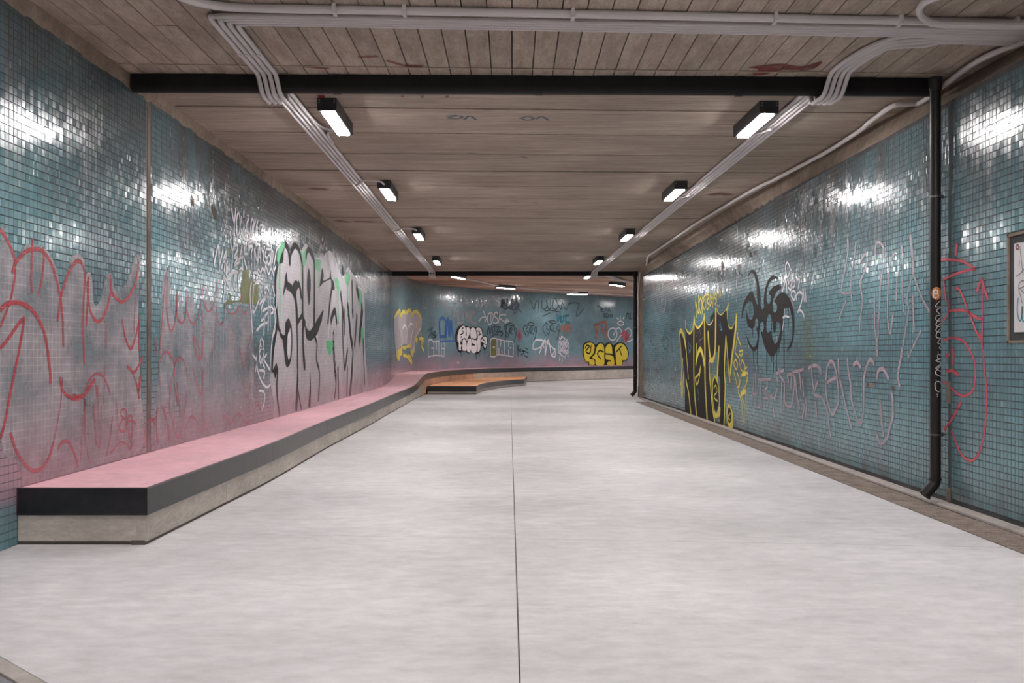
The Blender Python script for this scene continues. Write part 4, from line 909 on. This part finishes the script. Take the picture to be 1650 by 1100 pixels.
graffiti('back', WB, 'graffiti_tag', 'small black scribble above the box letters', D1, [(navy, 0.09, '590,490 650,450|600,575 630,520 640,480 640,580|660,490 660,590 700,560 668,535 695,500|640,452 662,440|700,500 715,560 690,590')])
graffiti('back', WB, 'graffiti_tag', 'blue outlined letters', (600, 400, 4.231), [(blue, 0.16, '460,600 460,490 497,490 497,600|462,600 497,600|497,600 515,475 522,600 535,490 550,600'), (blue, 0.10, '518,480 562,632|460,632 562,632|505,500 505,605|528,520 532,600')])
D2 = (720, 500, 12.22)
graffiti('back', WB, 'graffiti_throwup', 'white bubble letters with thick black outline', D2, [(black, 0, '165,470 200,360 260,290 310,270 350,300 410,305 450,330 520,315 560,330 620,315 680,350 710,420 710,510 750,490 790,530 800,620 780,720 750,780 720,750 690,690 670,740 650,820 580,860 520,850 470,820 430,840 380,820 300,800 270,830 220,800 190,700 170,600'),
 (fillw, 0, '320,300 250,360 205,480 205,640 230,760 270,785 295,740 300,560 350,560 385,490 375,380 345,310'), (fillw, 0, '308,585 345,565 378,620 378,780 335,795 303,770 303,680'), (fillw, 0, '382,350 410,330 445,360 445,450 410,540 392,600 372,540 385,470'), (fillw, 0, '462,380 500,335 550,360 575,440 578,540 520,560 470,540 458,470'), (fillw, 0, '410,600 425,560 460,550 480,600 470,760 440,825 388,790 388,680'), (fillw, 0, '492,570 570,580 588,680 580,800 530,845 475,800 480,700 540,690 495,640'), (fillw, 0, '572,360 620,335 670,370 690,440 695,520 660,560 660,700 640,790 600,810 597,700 582,590 605,540 592,440'), (fillw, 0, '667,600 700,550 750,510 780,560 782,670 720,640'), (fillw, 0, '718,660 772,690 750,750 722,710'),
 (black, 0.06, '320,340 290,380 320,440 250,485|600,400 640,430 620,490 670,460|700,570 740,600 750,640|330,545 370,575|500,660 545,680|500,550 540,570 580,565'), (navy, 0.05, '275,820 275,900|570,850 575,960|630,820 635,910|745,770 745,850|430,840 430,860')])
graffiti('back', WB, 'graffiti_tag', 'pale pinkish block letters above the bubble letters', (665, 470, 13.75), [(faint, 0.22, '880,450 970,450|885,440 885,560|885,510 960,515|1010,450 1000,680 1090,690 1110,470|1170,560 1170,460 1220,640 1260,450|1390,470 1300,450 1280,560 1310,690 1390,690')])
graffiti('back', WB, 'graffiti_tag', 'worn grey lettering under the far lamps', (665, 470, 13.75), [(faint, 0.10, '230,100 240,330 300,320 320,100|250,60 330,80|340,340 360,150 370,330|440,180 440,330 480,200 480,320|520,200 560,340 590,180|620,180 640,340|680,170 700,350 740,200|760,180 770,350 840,330|880,260 960,260 880,370|1450,170 1440,230 1480,350 1510,160|1550,180 1530,330 1600,300')])
graffiti('back', WB, 'graffiti_tag', 'thin white tag with an arrow reading OSK', (770, 470, 12.22), [(white, 0.065, '20,580 60,520 110,495 165,520 130,590|110,380 130,450 165,520|250,400 200,450 185,560 220,645 270,600 300,470 250,400|250,440 250,580|390,440 360,400 320,440 340,500 390,540 370,610 335,620 300,600|430,370 420,500 400,610|550,455 470,450 415,500 480,560 545,620|555,525 560,610|530,560 615,582|590,540 540,590')])
graffiti('back', WB, 'graffiti_tag', 'dark blue letters high on the back wall', (770, 470, 12.22), [(navy, 0.16, '460,290 480,150 490,290|480,220 520,220|520,150 530,290|580,150 570,290 640,310|680,160 665,300 720,220 740,310|755,180 750,90|760,200 800,260 770,310'), (navy, 0.10, '540,350 600,310 700,360 780,340 850,400|710,430 740,400|450,290 540,340')])
graffiti('back', WB, 'graffiti_tag', 'dark scrawled tag above the olive box', (770, 470, 12.22), [(navy, 0.09, '180,830 210,690 235,830 270,680 290,820|330,680 330,790|300,690 360,640|360,690 410,690 370,790 430,790|440,690 430,780 480,770|270,880 330,840 400,850|460,800 490,820 450,870')])
bk = paint('thin_black', (0.025, 0.04, 0.05), 0.9, 0.5, 0.2)
def rep(label, crop, s): graffiti('back', WB, 'graffiti_tag', label, crop, [(bk, 0.055, s)])
rep('first thin black haloed tag, left of the pink blot', (770, 470, 12.22), '520,740 520,680 560,640 570,700 540,780|560,640 550,800 570,900 600,850 560,780|545,850 545,930|650,700 620,740 640,800 670,740 650,700 620,800 680,830|590,640 630,615 690,640 710,670 640,670 590,640|720,700 760,750 740,860 710,990|720,700 720,780 750,820')
rep('second thin black haloed tag, right of the pink blot', (770, 470, 12.22), '940,650 900,700 900,760 950,880|940,650 970,700 940,760 990,800 980,870|975,640 1030,600 1100,630 1090,665 1000,660 975,640|1040,690 1010,740 1030,800 1070,740 1040,690 1020,790 1090,830|1130,680 1155,720 1140,830 1105,970|1130,690 1110,760 1150,790')
rep('third thin black haloed tag, above the white angular letters', (840, 470, 9.17), '360,460 320,520 330,590 365,650|360,455 385,480 365,540 410,570 400,630 370,600|450,480 415,520 440,570 480,530 450,480 430,560 500,590|400,440 450,425 510,440 500,465 430,455 400,440|540,480 570,520 550,620 520,710|540,485 520,540 560,580')
rep('long looping thin black tag under the far lamps', (840, 470, 9.17), '130,120 180,260 215,150 250,140 255,250|300,130 300,220 340,260 380,200 360,130|380,200 400,255 430,240 430,140|470,130 460,230 510,260 550,200|490,90 550,200 580,260 600,150|600,150 660,270 690,190 720,160|350,285 430,275 580,300|310,360 420,310|700,180 780,160 850,190 810,300 820,360 917,250')
graffiti('back', WB, 'graffiti_tag', 'dark teal block letters', (840, 470, 9.17), [(teal, 0.12, '530,350 540,440 570,350 580,440|590,370 580,440 620,430 620,360|630,360 700,350|660,350 655,440 715,450')])
graffiti('back', WB, 'graffiti_tag', 'white angular letters beside the scribble', (840, 470, 9.17), [(white, 0.085, '320,715 200,720 175,850 295,820 262,910|325,720 265,910|330,820 320,790 350,710 350,950|390,715 350,945|365,740 470,830|400,710 420,800 445,940 500,850 465,840|505,880 495,960 440,940')])
random.seed(11)
sc_ = []
for i in range(34):
    cx = random.uniform(570, 670); cy = random.uniform(700, 920); L_ = random.uniform(30, 110)
    sc_.append('%.0f,%.0f %.0f,%.0f %.0f,%.0f' % (cx-L_*.3, cy-L_*.5, cx+random.uniform(-20, 20), cy, cx+L_*.35, cy-L_*.5 if i % 2 else cy+L_*.5))
graffiti('back', WB, 'graffiti_scribble', 'dense white scribble', (840, 470, 9.17), [(white, 0.05, '|'.join(sc_)+'|595,650 550,780 545,900|595,650 660,710 700,800 640,950 550,900|600,950 605,1030|570,940 560,1020|640,950 645,1000')])
graffiti('back', WB, 'graffiti_patch', 'faint orange spray blot', (840, 470, 9.17), [(orange, 0.25, '600,520 600,560|650,500 660,560|700,500 700,580')])
graffiti('back', WB, 'graffiti_tag', 'small black tag reading KOSE', (780, 520, 18.34), [(bk, 0.06, '985,650 1000,980|1040,660 990,760 1060,830|1060,760 1090,790 1070,850 1040,800|1190,830 1120,830 1180,880 1090,950|1210,740 1280,780|1150,810 1300,890|1180,960 1290,1020')])
graffiti('back', WB, 'graffiti_tag', 'white rounded box letters, the first filled olive', (780, 520, 18.34), [(olive, 0, '200,560 240,480 370,480 370,950 320,985 185,985 190,700'), (white, 0.065, '180,990 180,560 210,480 270,455 370,470 600,530 810,555 850,620 850,960 800,990 600,960 440,940 380,950 300,1000 180,990|375,470 375,950|490,510 480,700|600,530 600,960|720,590 720,700|720,780 720,960|260,720 370,710|750,740 800,740|430,740 435,940|520,800 520,950')])
graffiti('back', WB, 'graffiti_patch', 'pink spray blot between the haloed tags', (780, 520, 18.34), [(paint('pink_blot', (0.42, 0.13, 0.2), 0.6, 0.5, 0.4), 0.32, '1030,260 1000,350 1080,420 1060,300|1060,420 1040,500')])
graffiti('back', WB, 'graffiti_scratches', 'tiny white star scratches low on the wall', D2, [(white, 0.03, '215,990 228,1060|190,1030 240,1020')])
D7 = (930, 480, 9.57)
graffiti('back', WB, 'graffiti_throwup', 'yellow bubble letters with black outline', D7, [(black, 0, '85,760 110,695 180,668 240,688 285,720 335,683 385,690 425,725 445,697 500,683 540,718 562,728 600,698 650,680 720,700 770,770 792,860 770,950 730,980 700,985 692,1030 570,1030 460,1035 180,1032 180,992 130,985 90,880'),
 (filly, 0, '100,790 120,715 190,688 250,712 268,780 250,850 190,930 255,955 262,1025 185,1020 180,980 130,975 103,880'), (filly, 0, '292,770 340,703 390,713 412,780 414,900 408,1028 290,1028 275,950 225,920 270,860'), (filly, 0, '437,760 490,703 528,740 540,860 555,900 565,1028 462,1028 470,985 515,970 440,945 433,850'), (filly, 0, '583,760 650,698 720,723 765,800 778,880 750,955 690,962 688,1028 605,1028 590,880'),
 (black, 0.09, '120,770 145,730 185,745 130,820 190,850 210,730|400,830 345,808 310,850 320,890 360,940|430,860 520,870 550,890|440,960 510,970|600,830 680,740|650,790 680,880|190,930 270,850|268,780 258,850')])
graffiti('back', WB, 'graffiti_tag', 'white linked rings with a small halo', D7, [(white, 0.085, '545,460 490,490 475,580 520,645 580,635 610,560 590,480 545,460|590,500 555,570|600,480 645,460 680,520 650,600 605,670|650,600 700,570 740,690|780,460 730,510 730,610 790,670 850,635|780,460 825,500 830,560 805,600|615,380 665,355 715,385 700,415 640,415 615,380|610,310 635,330|660,280 665,325|720,290 705,320')])
graffiti('back', WB, 'graffiti_patch', 'red scribble across the white rings', D7, [(bred, 0.14, '670,560 740,510 690,600 780,530 710,640 800,570 730,670 790,610 740,670')])
graffiti('back', WB, 'graffiti_tag', 'faded orange letters above the yellow bubble letters', D7, [(orange, 0.17, '265,430 300,530 285,620|275,420 440,375 432,630|320,410 310,520|370,440 400,520 430,500')])
graffiti('back', WB, 'graffiti_tag', 'small dark letters in two rows near the far downpipe', D7, [(navy, 0.07, '310,130 350,130 345,210|370,140 370,210 400,210|370,175 395,170|420,210 440,150 460,210|480,210 485,150 510,220|410,230 410,300|440,235 412,265 440,300|465,240 445,270 465,300 485,270 465,240|520,250 500,280 530,290 540,260 520,250|750,320 770,230 800,320|770,235 800,250|820,230 810,320 850,310|860,230 870,320')])
# ------------------------------------------------------------------ right wall
graffiti('right', WR, 'graffiti_tag', 'small dark scrawls near the far end', (1030, 470, 7.33), [(bk, 0.045, '140,400 128,480 132,560 165,640 165,700 200,660 180,820 215,750 222,800|172,370 185,420 160,560|165,420 150,540|65,400 60,500 80,450 55,470|300,460 318,530 275,600 310,680 350,590 320,530|265,580 300,510|330,680 330,780 305,790|385,370 380,440 420,440|380,480 385,700|205,830 200,920')])
graffiti('right', WR, 'graffiti_tag', 'faint grey oval high near the far end', (1030, 470, 7.33), [(faint, 0.08, '285,10 262,100 285,240 315,120 295,5|240,60 232,150 245,215|440,120 460,20|520,60 490,200|545,150 560,60')])
E2 = (1085, 460, 8.46)
graffiti('right', WR, 'graffiti_mural', 'tall black letters with yellow outline', E2, [
 (fillb, 0, '165,490 180,600 220,650 265,600 285,480 290,1000 290,1500 310,1795 240,1775 230,1600 205,1300 190,1000 172,800'), (fillb, 0, '92,650 130,640 160,740 185,1000 205,1250 240,1550 250,1790 165,1740 160,1400 150,1150 120,1000 105,800'),
 (fillb, 0, '290,480 300,530 340,575 400,500 425,430 430,1000 430,1400 460,1825 315,1795 290,1500'), (fillb, 0, '435,470 450,500 490,545 540,490 575,350 580,850 545,1030 510,1000 495,1200 535,1500 562,1850 470,1825 440,1400'),
 (fillb, 0, '580,340 610,380 660,405 720,340 735,450 760,575 805,590 850,500 825,900 778,1200 750,1130 720,1000 705,1500 695,1915 640,1895 640,1300 605,1200 610,900 580,880'), (fillb, 0, '570,1250 545,1340 550,1600 585,1710 615,1600 605,1350'), (fillb, 0, '500,430 540,380 575,330 560,420 510,500')])
yw = 0.06
graffiti('right', WR, 'graffiti_outline', 'yellow outline of the tall black letters', E2, [
 (yellow, 0.056, '165,480 175,590 220,650 262,600 285,430|285,430 300,530 340,575 400,500 425,400|425,400 450,505 490,545 550,470 578,320|590,320 620,390 660,405 720,340 750,250'), (yellow, yw, '750,250 735,400 750,550 800,588 850,490 865,410'),
 (yellow, 0.125, '865,410 850,600 800,1000 775,1200'), (yellow, 0.062, '775,1310 755,1150 720,700'), (yellow, 0.088, '285,430 280,900 288,1400 320,1790'), (yellow, 0.112, '425,400 432,900 435,1300 462,1815'), (yellow, 0.125, '580,320 578,600 570,900 535,1020 500,950 475,640'), (yellow, 0.088, '510,1000 490,1100 530,1600 565,1850'),
 (yellow, 0.125, '85,650 110,615 150,710 175,850'), (yellow, 0.062, '175,850 190,1050 207,1270|85,640 108,900 120,1100 105,1350'), (yellow, 0.088, '130,1000 112,1300 122,1510 145,1190'), (yellow, 0.088, '175,1280 215,1500 242,1780'), (yellow, 0.075, '320,800 315,950 310,1080'), (yellow, 0.125, '315,1030 340,920 372,870 405,950 425,1080'), (yellow, 0.056, '300,1260 350,1200 378,1090 350,1280 322,1345 300,1270'), (yellow, 0.112, '625,840 612,1050 600,1290'), (yellow, 0.088, '720,700 700,1100 710,1400 693,1910'), (yellow, 0.056, '570,1230 540,1330 545,1600 590,1780 632,1600 615,1350 570,1230'),
 (yellow, 0, '562,1705 600,1740 640,1640 640,1770 600,1800 568,1800'), (yellow, 0, '760,1610 730,1700 738,1840 765,1935 815,1935 822,1780 800,1680'), (fillb, 0, '765,1655 742,1720 745,1820 768,1875 795,1820 790,1720'),
 (yellow, 0.037, '555,1400 580,1360 600,1440 562,1500 570,1540 608,1575|780,1740 750,1790 775,1830')])
graffiti('right', WR, 'graffiti_tag', 'yellow lettering above the tall black letters', E2, [(yellow, 0.046, '300,165 320,430|300,180 345,380 345,130|375,150 355,250 370,370 392,260 375,150|397,150 395,390|397,160 420,190 400,260 425,330|415,150 450,125|435,140 440,310|460,110 460,320 490,270 462,210 490,150 460,110|505,120 500,270 528,200 510,115|530,110 545,185 562,100|545,185 540,300|585,100 560,150 592,200 570,260|595,90 600,180|622,75 625,160|650,65 647,140|600,260 602,275|625,270 627,290')])
graffiti('right', WR, 'graffiti_tag', 'yellow scribbled letters beside the tall black letters', (1085, 570, 8.46), [(yellow, 0.035, '850,70 828,130 858,210 880,140 850,70|830,250 855,350 880,460 900,350 870,250|940,70 918,180 950,240 980,180 940,70|1005,180 960,240 930,300 1000,255 1020,290 1000,400 960,480 920,560 985,530|885,520 930,650 965,940 975,720 940,600|915,360 885,520|1000,300 990,560 1000,720|880,-290 860,-130 845,-30|880,-230 925,-100|900,-30 945,-45 930,30 900,0|850,-10 895,60 905,150'), (yellow, 0, '935,260 990,230 1000,290 960,310'), (yellow, 0, '920,520 985,470 985,520 930,590')])
graffiti('right', WR, 'graffiti_tag', 'pale small tags on the tall black letters', E2, [(faint, 0.03, '305,640 320,690 335,620|350,620 355,700|360,590 375,680|340,780 370,740 400,715|365,780 370,820'), (paint('skyblue', (0.14, 0.33, 0.45), 0.8, 0.5, 0.3), 0.035, '200,760 215,800 210,870 235,900|225,790 240,850 215,920|640,490 650,560 625,530 670,600 640,600|330,1400 350,1500 340,1560')])
E4 = (1190, 420, 6.11)
spider = '135,85 108,115 95,160 125,118 150,135 178,220 182,330 190,430 172,400 150,330 135,297 90,340 50,420 36,500 30,575 60,460 105,400 138,420 152,500 140,560 122,582 98,560 85,510 78,480 80,560 95,640 135,670 160,640 165,580 180,565 196,590 195,650 178,662 188,720 182,800 155,850 115,815 80,735 100,820 130,870 155,890 190,850 205,720 215,620 235,595 252,640 240,700 220,680 235,760 270,870 330,945 380,880 420,760 445,560 455,480 475,465 505,490 522,540 532,620 530,750 505,830 475,885 520,840 545,740 552,640 548,540 530,430 490,350 440,312 390,340 355,400 378,430 380,480 360,510 340,480 340,400 370,310 425,272 410,240 385,235 340,260 300,320 320,350 312,410 292,422 278,380 285,270 330,190 395,175 350,143 300,180 265,270 250,400 255,455 235,477 220,430 215,320 195,190 165,105'
graffiti('right', WR, 'graffiti_emblem', 'black curved blade emblem like a spider', E4, [(fillb, 0, spider+'|300,527 278,600 280,690 300,705 322,690 335,760 362,817 395,770 418,650 380,600 365,690 350,700 335,600 322,545')])
graffiti('right', WR, 'graffiti_drips', 'thin black drips under the emblem', E4, [(black, 0.03, '150,880 150,1030|190,850 190,1100|280,890 280,1110|328,940 328,990|345,930 345,1100|375,880 375,1090|400,800 400,900|450,480 450,1100|325,560 325,700|490,470 490,650|115,400 115,500|140,660 140,740')])
graffiti('right', WR, 'graffiti_tag', 'white tag overlapping the black emblem', E4, [(white, 0.04, '485,8 465,60 485,165 510,80 485,8|510,85 525,90|435,175 435,300 470,195 480,310|505,195 490,250 520,285 532,200 505,195|545,195 520,240 545,262 562,205 545,195|575,185 605,190 590,270|540,290 520,330 550,385 565,320 540,290|575,385 570,350 600,308 632,330 620,420 585,505 610,485 640,520 647,555|640,285 650,395|658,280 668,400'), (white, 0.035, '455,480 450,580 436,680|440,560 465,545 500,555'), (faint, 0.05, '520,380 550,470|380,330 410,290|500,470 510,500')])
pw = 0.055
graffiti('right', WR, 'graffiti_tag', 'pale pink block letters low on the right wall', (1195, 580, 9.17), [(pinkish, pw, '150,670 170,500 190,200|300,300 290,480 300,680|380,250 390,400|330,560 400,560|520,240 540,330|680,220 700,330|740,240 730,420|860,180 880,420|905,300 920,520|210,200 222,700|165,500 225,485|250,290 440,285|245,440 225,560 230,690 280,690|390,400 345,450 400,520 385,690|475,480 470,600 485,840|530,430 485,560 370,490|510,200 630,150|555,120 570,220 640,330|600,320 590,780|640,320 640,500 650,640 720,690 760,600 785,250 700,210|800,250 820,500 862,720|920,140 760,180|965,560 930,700 900,860|970,580 950,830')])
graffiti('right', WR, 'graffiti_tag', 'tall pale pink letters right of the blade emblem', (1300, 560, 6.875), [(pinkish, pw, '20,230 60,205 110,200 150,230 160,290|60,220 65,350 82,460|125,375 85,510 150,540 185,580 230,700 250,850 268,980|100,600 108,680 115,770|215,360 225,260 245,180 275,150 310,190 335,300 350,420 355,600 320,690 290,740 245,640 220,500 215,400|225,385 290,350 370,320|355,120 360,280 400,480 450,700 500,890|455,120 465,250 490,400 500,560 550,760 595,850 630,740 635,500 640,330 670,200 710,130 750,180|520,190 560,160 600,210'), (pinkish, pw, '785,20 785,90|780,340 795,260 820,240 860,245 910,340|1065,10 1040,150 1015,300 1035,430|945,500 958,600 960,750 920,900 900,990 830,1060 800,1020 780,960|820,600 825,700 840,850 855,980')])
E7p = paint('pale_pink_thin', (0.44, 0.35, 0.38), 0.6, 0.5, 0.35, 0.7, (0.8, 0.7, 0.72))
graffiti('right', WR, 'graffiti_tag', 'faint tall pink letters left of the near downpipe', (1340, 370, 5.24), [(E7p, 0.065, '140,80 145,150|670,50 680,150 685,200 695,370|385,900 385,1060'), (E7p, 0.038, '145,150 125,300 98,430 95,530 180,530|210,110 200,200 175,350 165,500 180,640|290,200 240,280|310,270 270,380 245,450 265,600 245,760 240,880|60,770 90,690 125,600|380,300 372,200 380,120 405,105 440,150 440,230|437,330 420,430 405,700 398,900|365,550 368,800 378,900|540,190 500,270 485,400 478,600 480,780 500,870 525,700|597,130 605,300 600,500 612,690|560,360 550,600|695,370 730,480 770,580 830,690|685,380 660,480 640,600 655,680 620,900 595,1080|690,550 700,860|760,850 700,970 650,1080')])
graffiti('right', WR, 'graffiti_line', 'bright red arcs and arrow beside the near downpipe', (1500, 390, 6.47), [(bred, 0.05, '278,25 262,130'), (bred, 0.032, '112,182 180,180 250,188 320,195 380,220 430,255 470,278|470,278 380,295 300,318 220,350 140,390|140,390 150,500 165,620|190,600 192,680 185,740 130,830|265,480 300,490 340,570 370,650 430,800 480,930 520,1010|190,720 250,712 330,710 400,730 440,760 490,790'), (bred, 0.045, '540,385 510,440 490,510|540,390 570,500 600,590'), (bred, 0.028, '545,400 545,700 540,1100|550,800 500,800')])
graffiti('right', WR, 'graffiti_line', 'tall red loop beside the near downpipe', (1500, 540, 5), [(bred, 0.032, '102,42 150,25 200,22 250,40 290,80 330,150 355,230 360,320 350,410 320,465 270,488 220,475 180,440 100,370|395,-20 420,120 430,250 445,380 450,500 445,650 430,800 400,920 360,990 320,1010 270,985 230,930 195,840 165,770'), (bred, 0.045, '180,110 182,170 180,230|125,175 150,150|130,290 175,285 220,320|240,545 215,590|110,760 160,690 215,600')])
graffiti('right', WR, 'broken_tile_patch', 'two brown bolt scars in the tiles', PX, [(brown, 0, '1397,617 1396,620 1398,623 1401,621 1400,617'), (rust, 0, '1401,618 1401,622 1404,625 1408,621 1407,617'), (brown, 0, '1436,622 1437,626 1440,629 1442,625 1440,621'), (brown, 0, '1209,405 1207,410 1210,416 1213,411'), (brown, 0, '1216,404 1214,408 1218,410 1218,405'), (brown, 0, '1164,420 1162,425 1165,436 1167,426')])
graffiti('right', WR, 'graffiti_patch', 'faint yellow green mist on the tiles', (1190, 420, 6.11), [(paint('mist', (0.25, 0.30, 0.14), 0.3, 0.9, 0.5), 0.5, '690,600 690,760 700,920'), (paint('mist2', (0.42, 0.44, 0.12), 0.5, 0.6, 0.4), 0.03, '655,850 660,950 700,930 720,950|640,600 650,640')])
# ------------------------------------------------------------------ marks on the ceiling
class CeilSurf:
    def __call__(s, px, py):
        y = (CZ-HC)*F/(CY-py); return ((px-CX)/F*y, y)
    def pos(s, u, z, off): return (u, z, CZ-0.0035-off*0.5)
ce = CeilSurf()
cblue = paint('chalk_blue', (0.05, 0.09, 0.16), 0.85, 0.5, 0.3)
cred = paint('ceiling_red', (0.22, 0.03, 0.03), 0.85, 0.3, 0.5, nscale=5)
graffiti('ceil', ceiling, 'chalk_mark', 'blue upside down V2 between the lamps', PX, [(cblue, 0.035, '720,186 735,185 745,188 735,191 722,189 735,186|748,192 757,186 767,192')], ce)
graffiti('ceil', ceiling, 'chalk_mark', 'blue upside down V2 right of the other', PX, [(cblue, 0.035, '838,190 850,187 860,190 850,193 842,191|864,191 873,187 884,193')], ce)
graffiti('ceil', ceiling, 'chalk_mark', 'faint blue smudges', PX, [(paint('chalk_faint', (0.08, 0.12, 0.2), 0.5, 0.6, 0.5), 0.05, '755,246 768,247|842,252 850,254|758,329 768,330|825,324 835,325|860,326 866,327')], ce)
graffiti('ceil', ceiling, 'paint_stain', 'dark red stains on the ceiling boards', PX, [(cred, 0, '1205,108 1230,104 1262,102 1290,106 1315,100 1325,98 1318,106 1300,113 1262,112 1230,120 1212,118 1222,111'), (cred, 0.05, '625,97 645,103 668,108|655,104 678,106|580,91 605,90|490,106 510,108 528,109'), (cred, 0, '511,153 515,158 524,157 523,152'), (cred, 0, '645,153 648,157 652,153'), (cred, 0, '677,153 680,158 684,153'), (cred, 0, '717,153 720,158 724,153')], ce)
graffiti('ceil', ceiling, 'paint_stain', 'rusty smears on the ceiling panels', PX, [(paint('rust_smear', (0.20, 0.07, 0.05), 0.7, 0.5, 0.5), 0.22, '1148,313 1160,311 1172,313|505,303 520,304|575,356 598,357|545,355 560,357')], ce)

class BandSurf:
    def __call__(s, px, py): return (px, py)
    def pos(s, u, z, off): return wall_pos('left', u, z, off+0.006)
mist = paint('pink_mist', (0.60, 0.33, 0.39), 0.36, 1.0, 0.75, 0.35, (0.7, 0.45, 0.5), nscale=0.9)
graffiti('left', WL, 'overspray', 'soft pink overspray above the bench', (0, 0, 1), [(mist, 0.85, '6.15,0.42 8,0.42 10,0.42 12,0.42 14,0.42 16,0.42 18,0.44 20,0.45 22,0.45 24,0.47 25.4,0.55 26.4,0.68')], BandSurf())
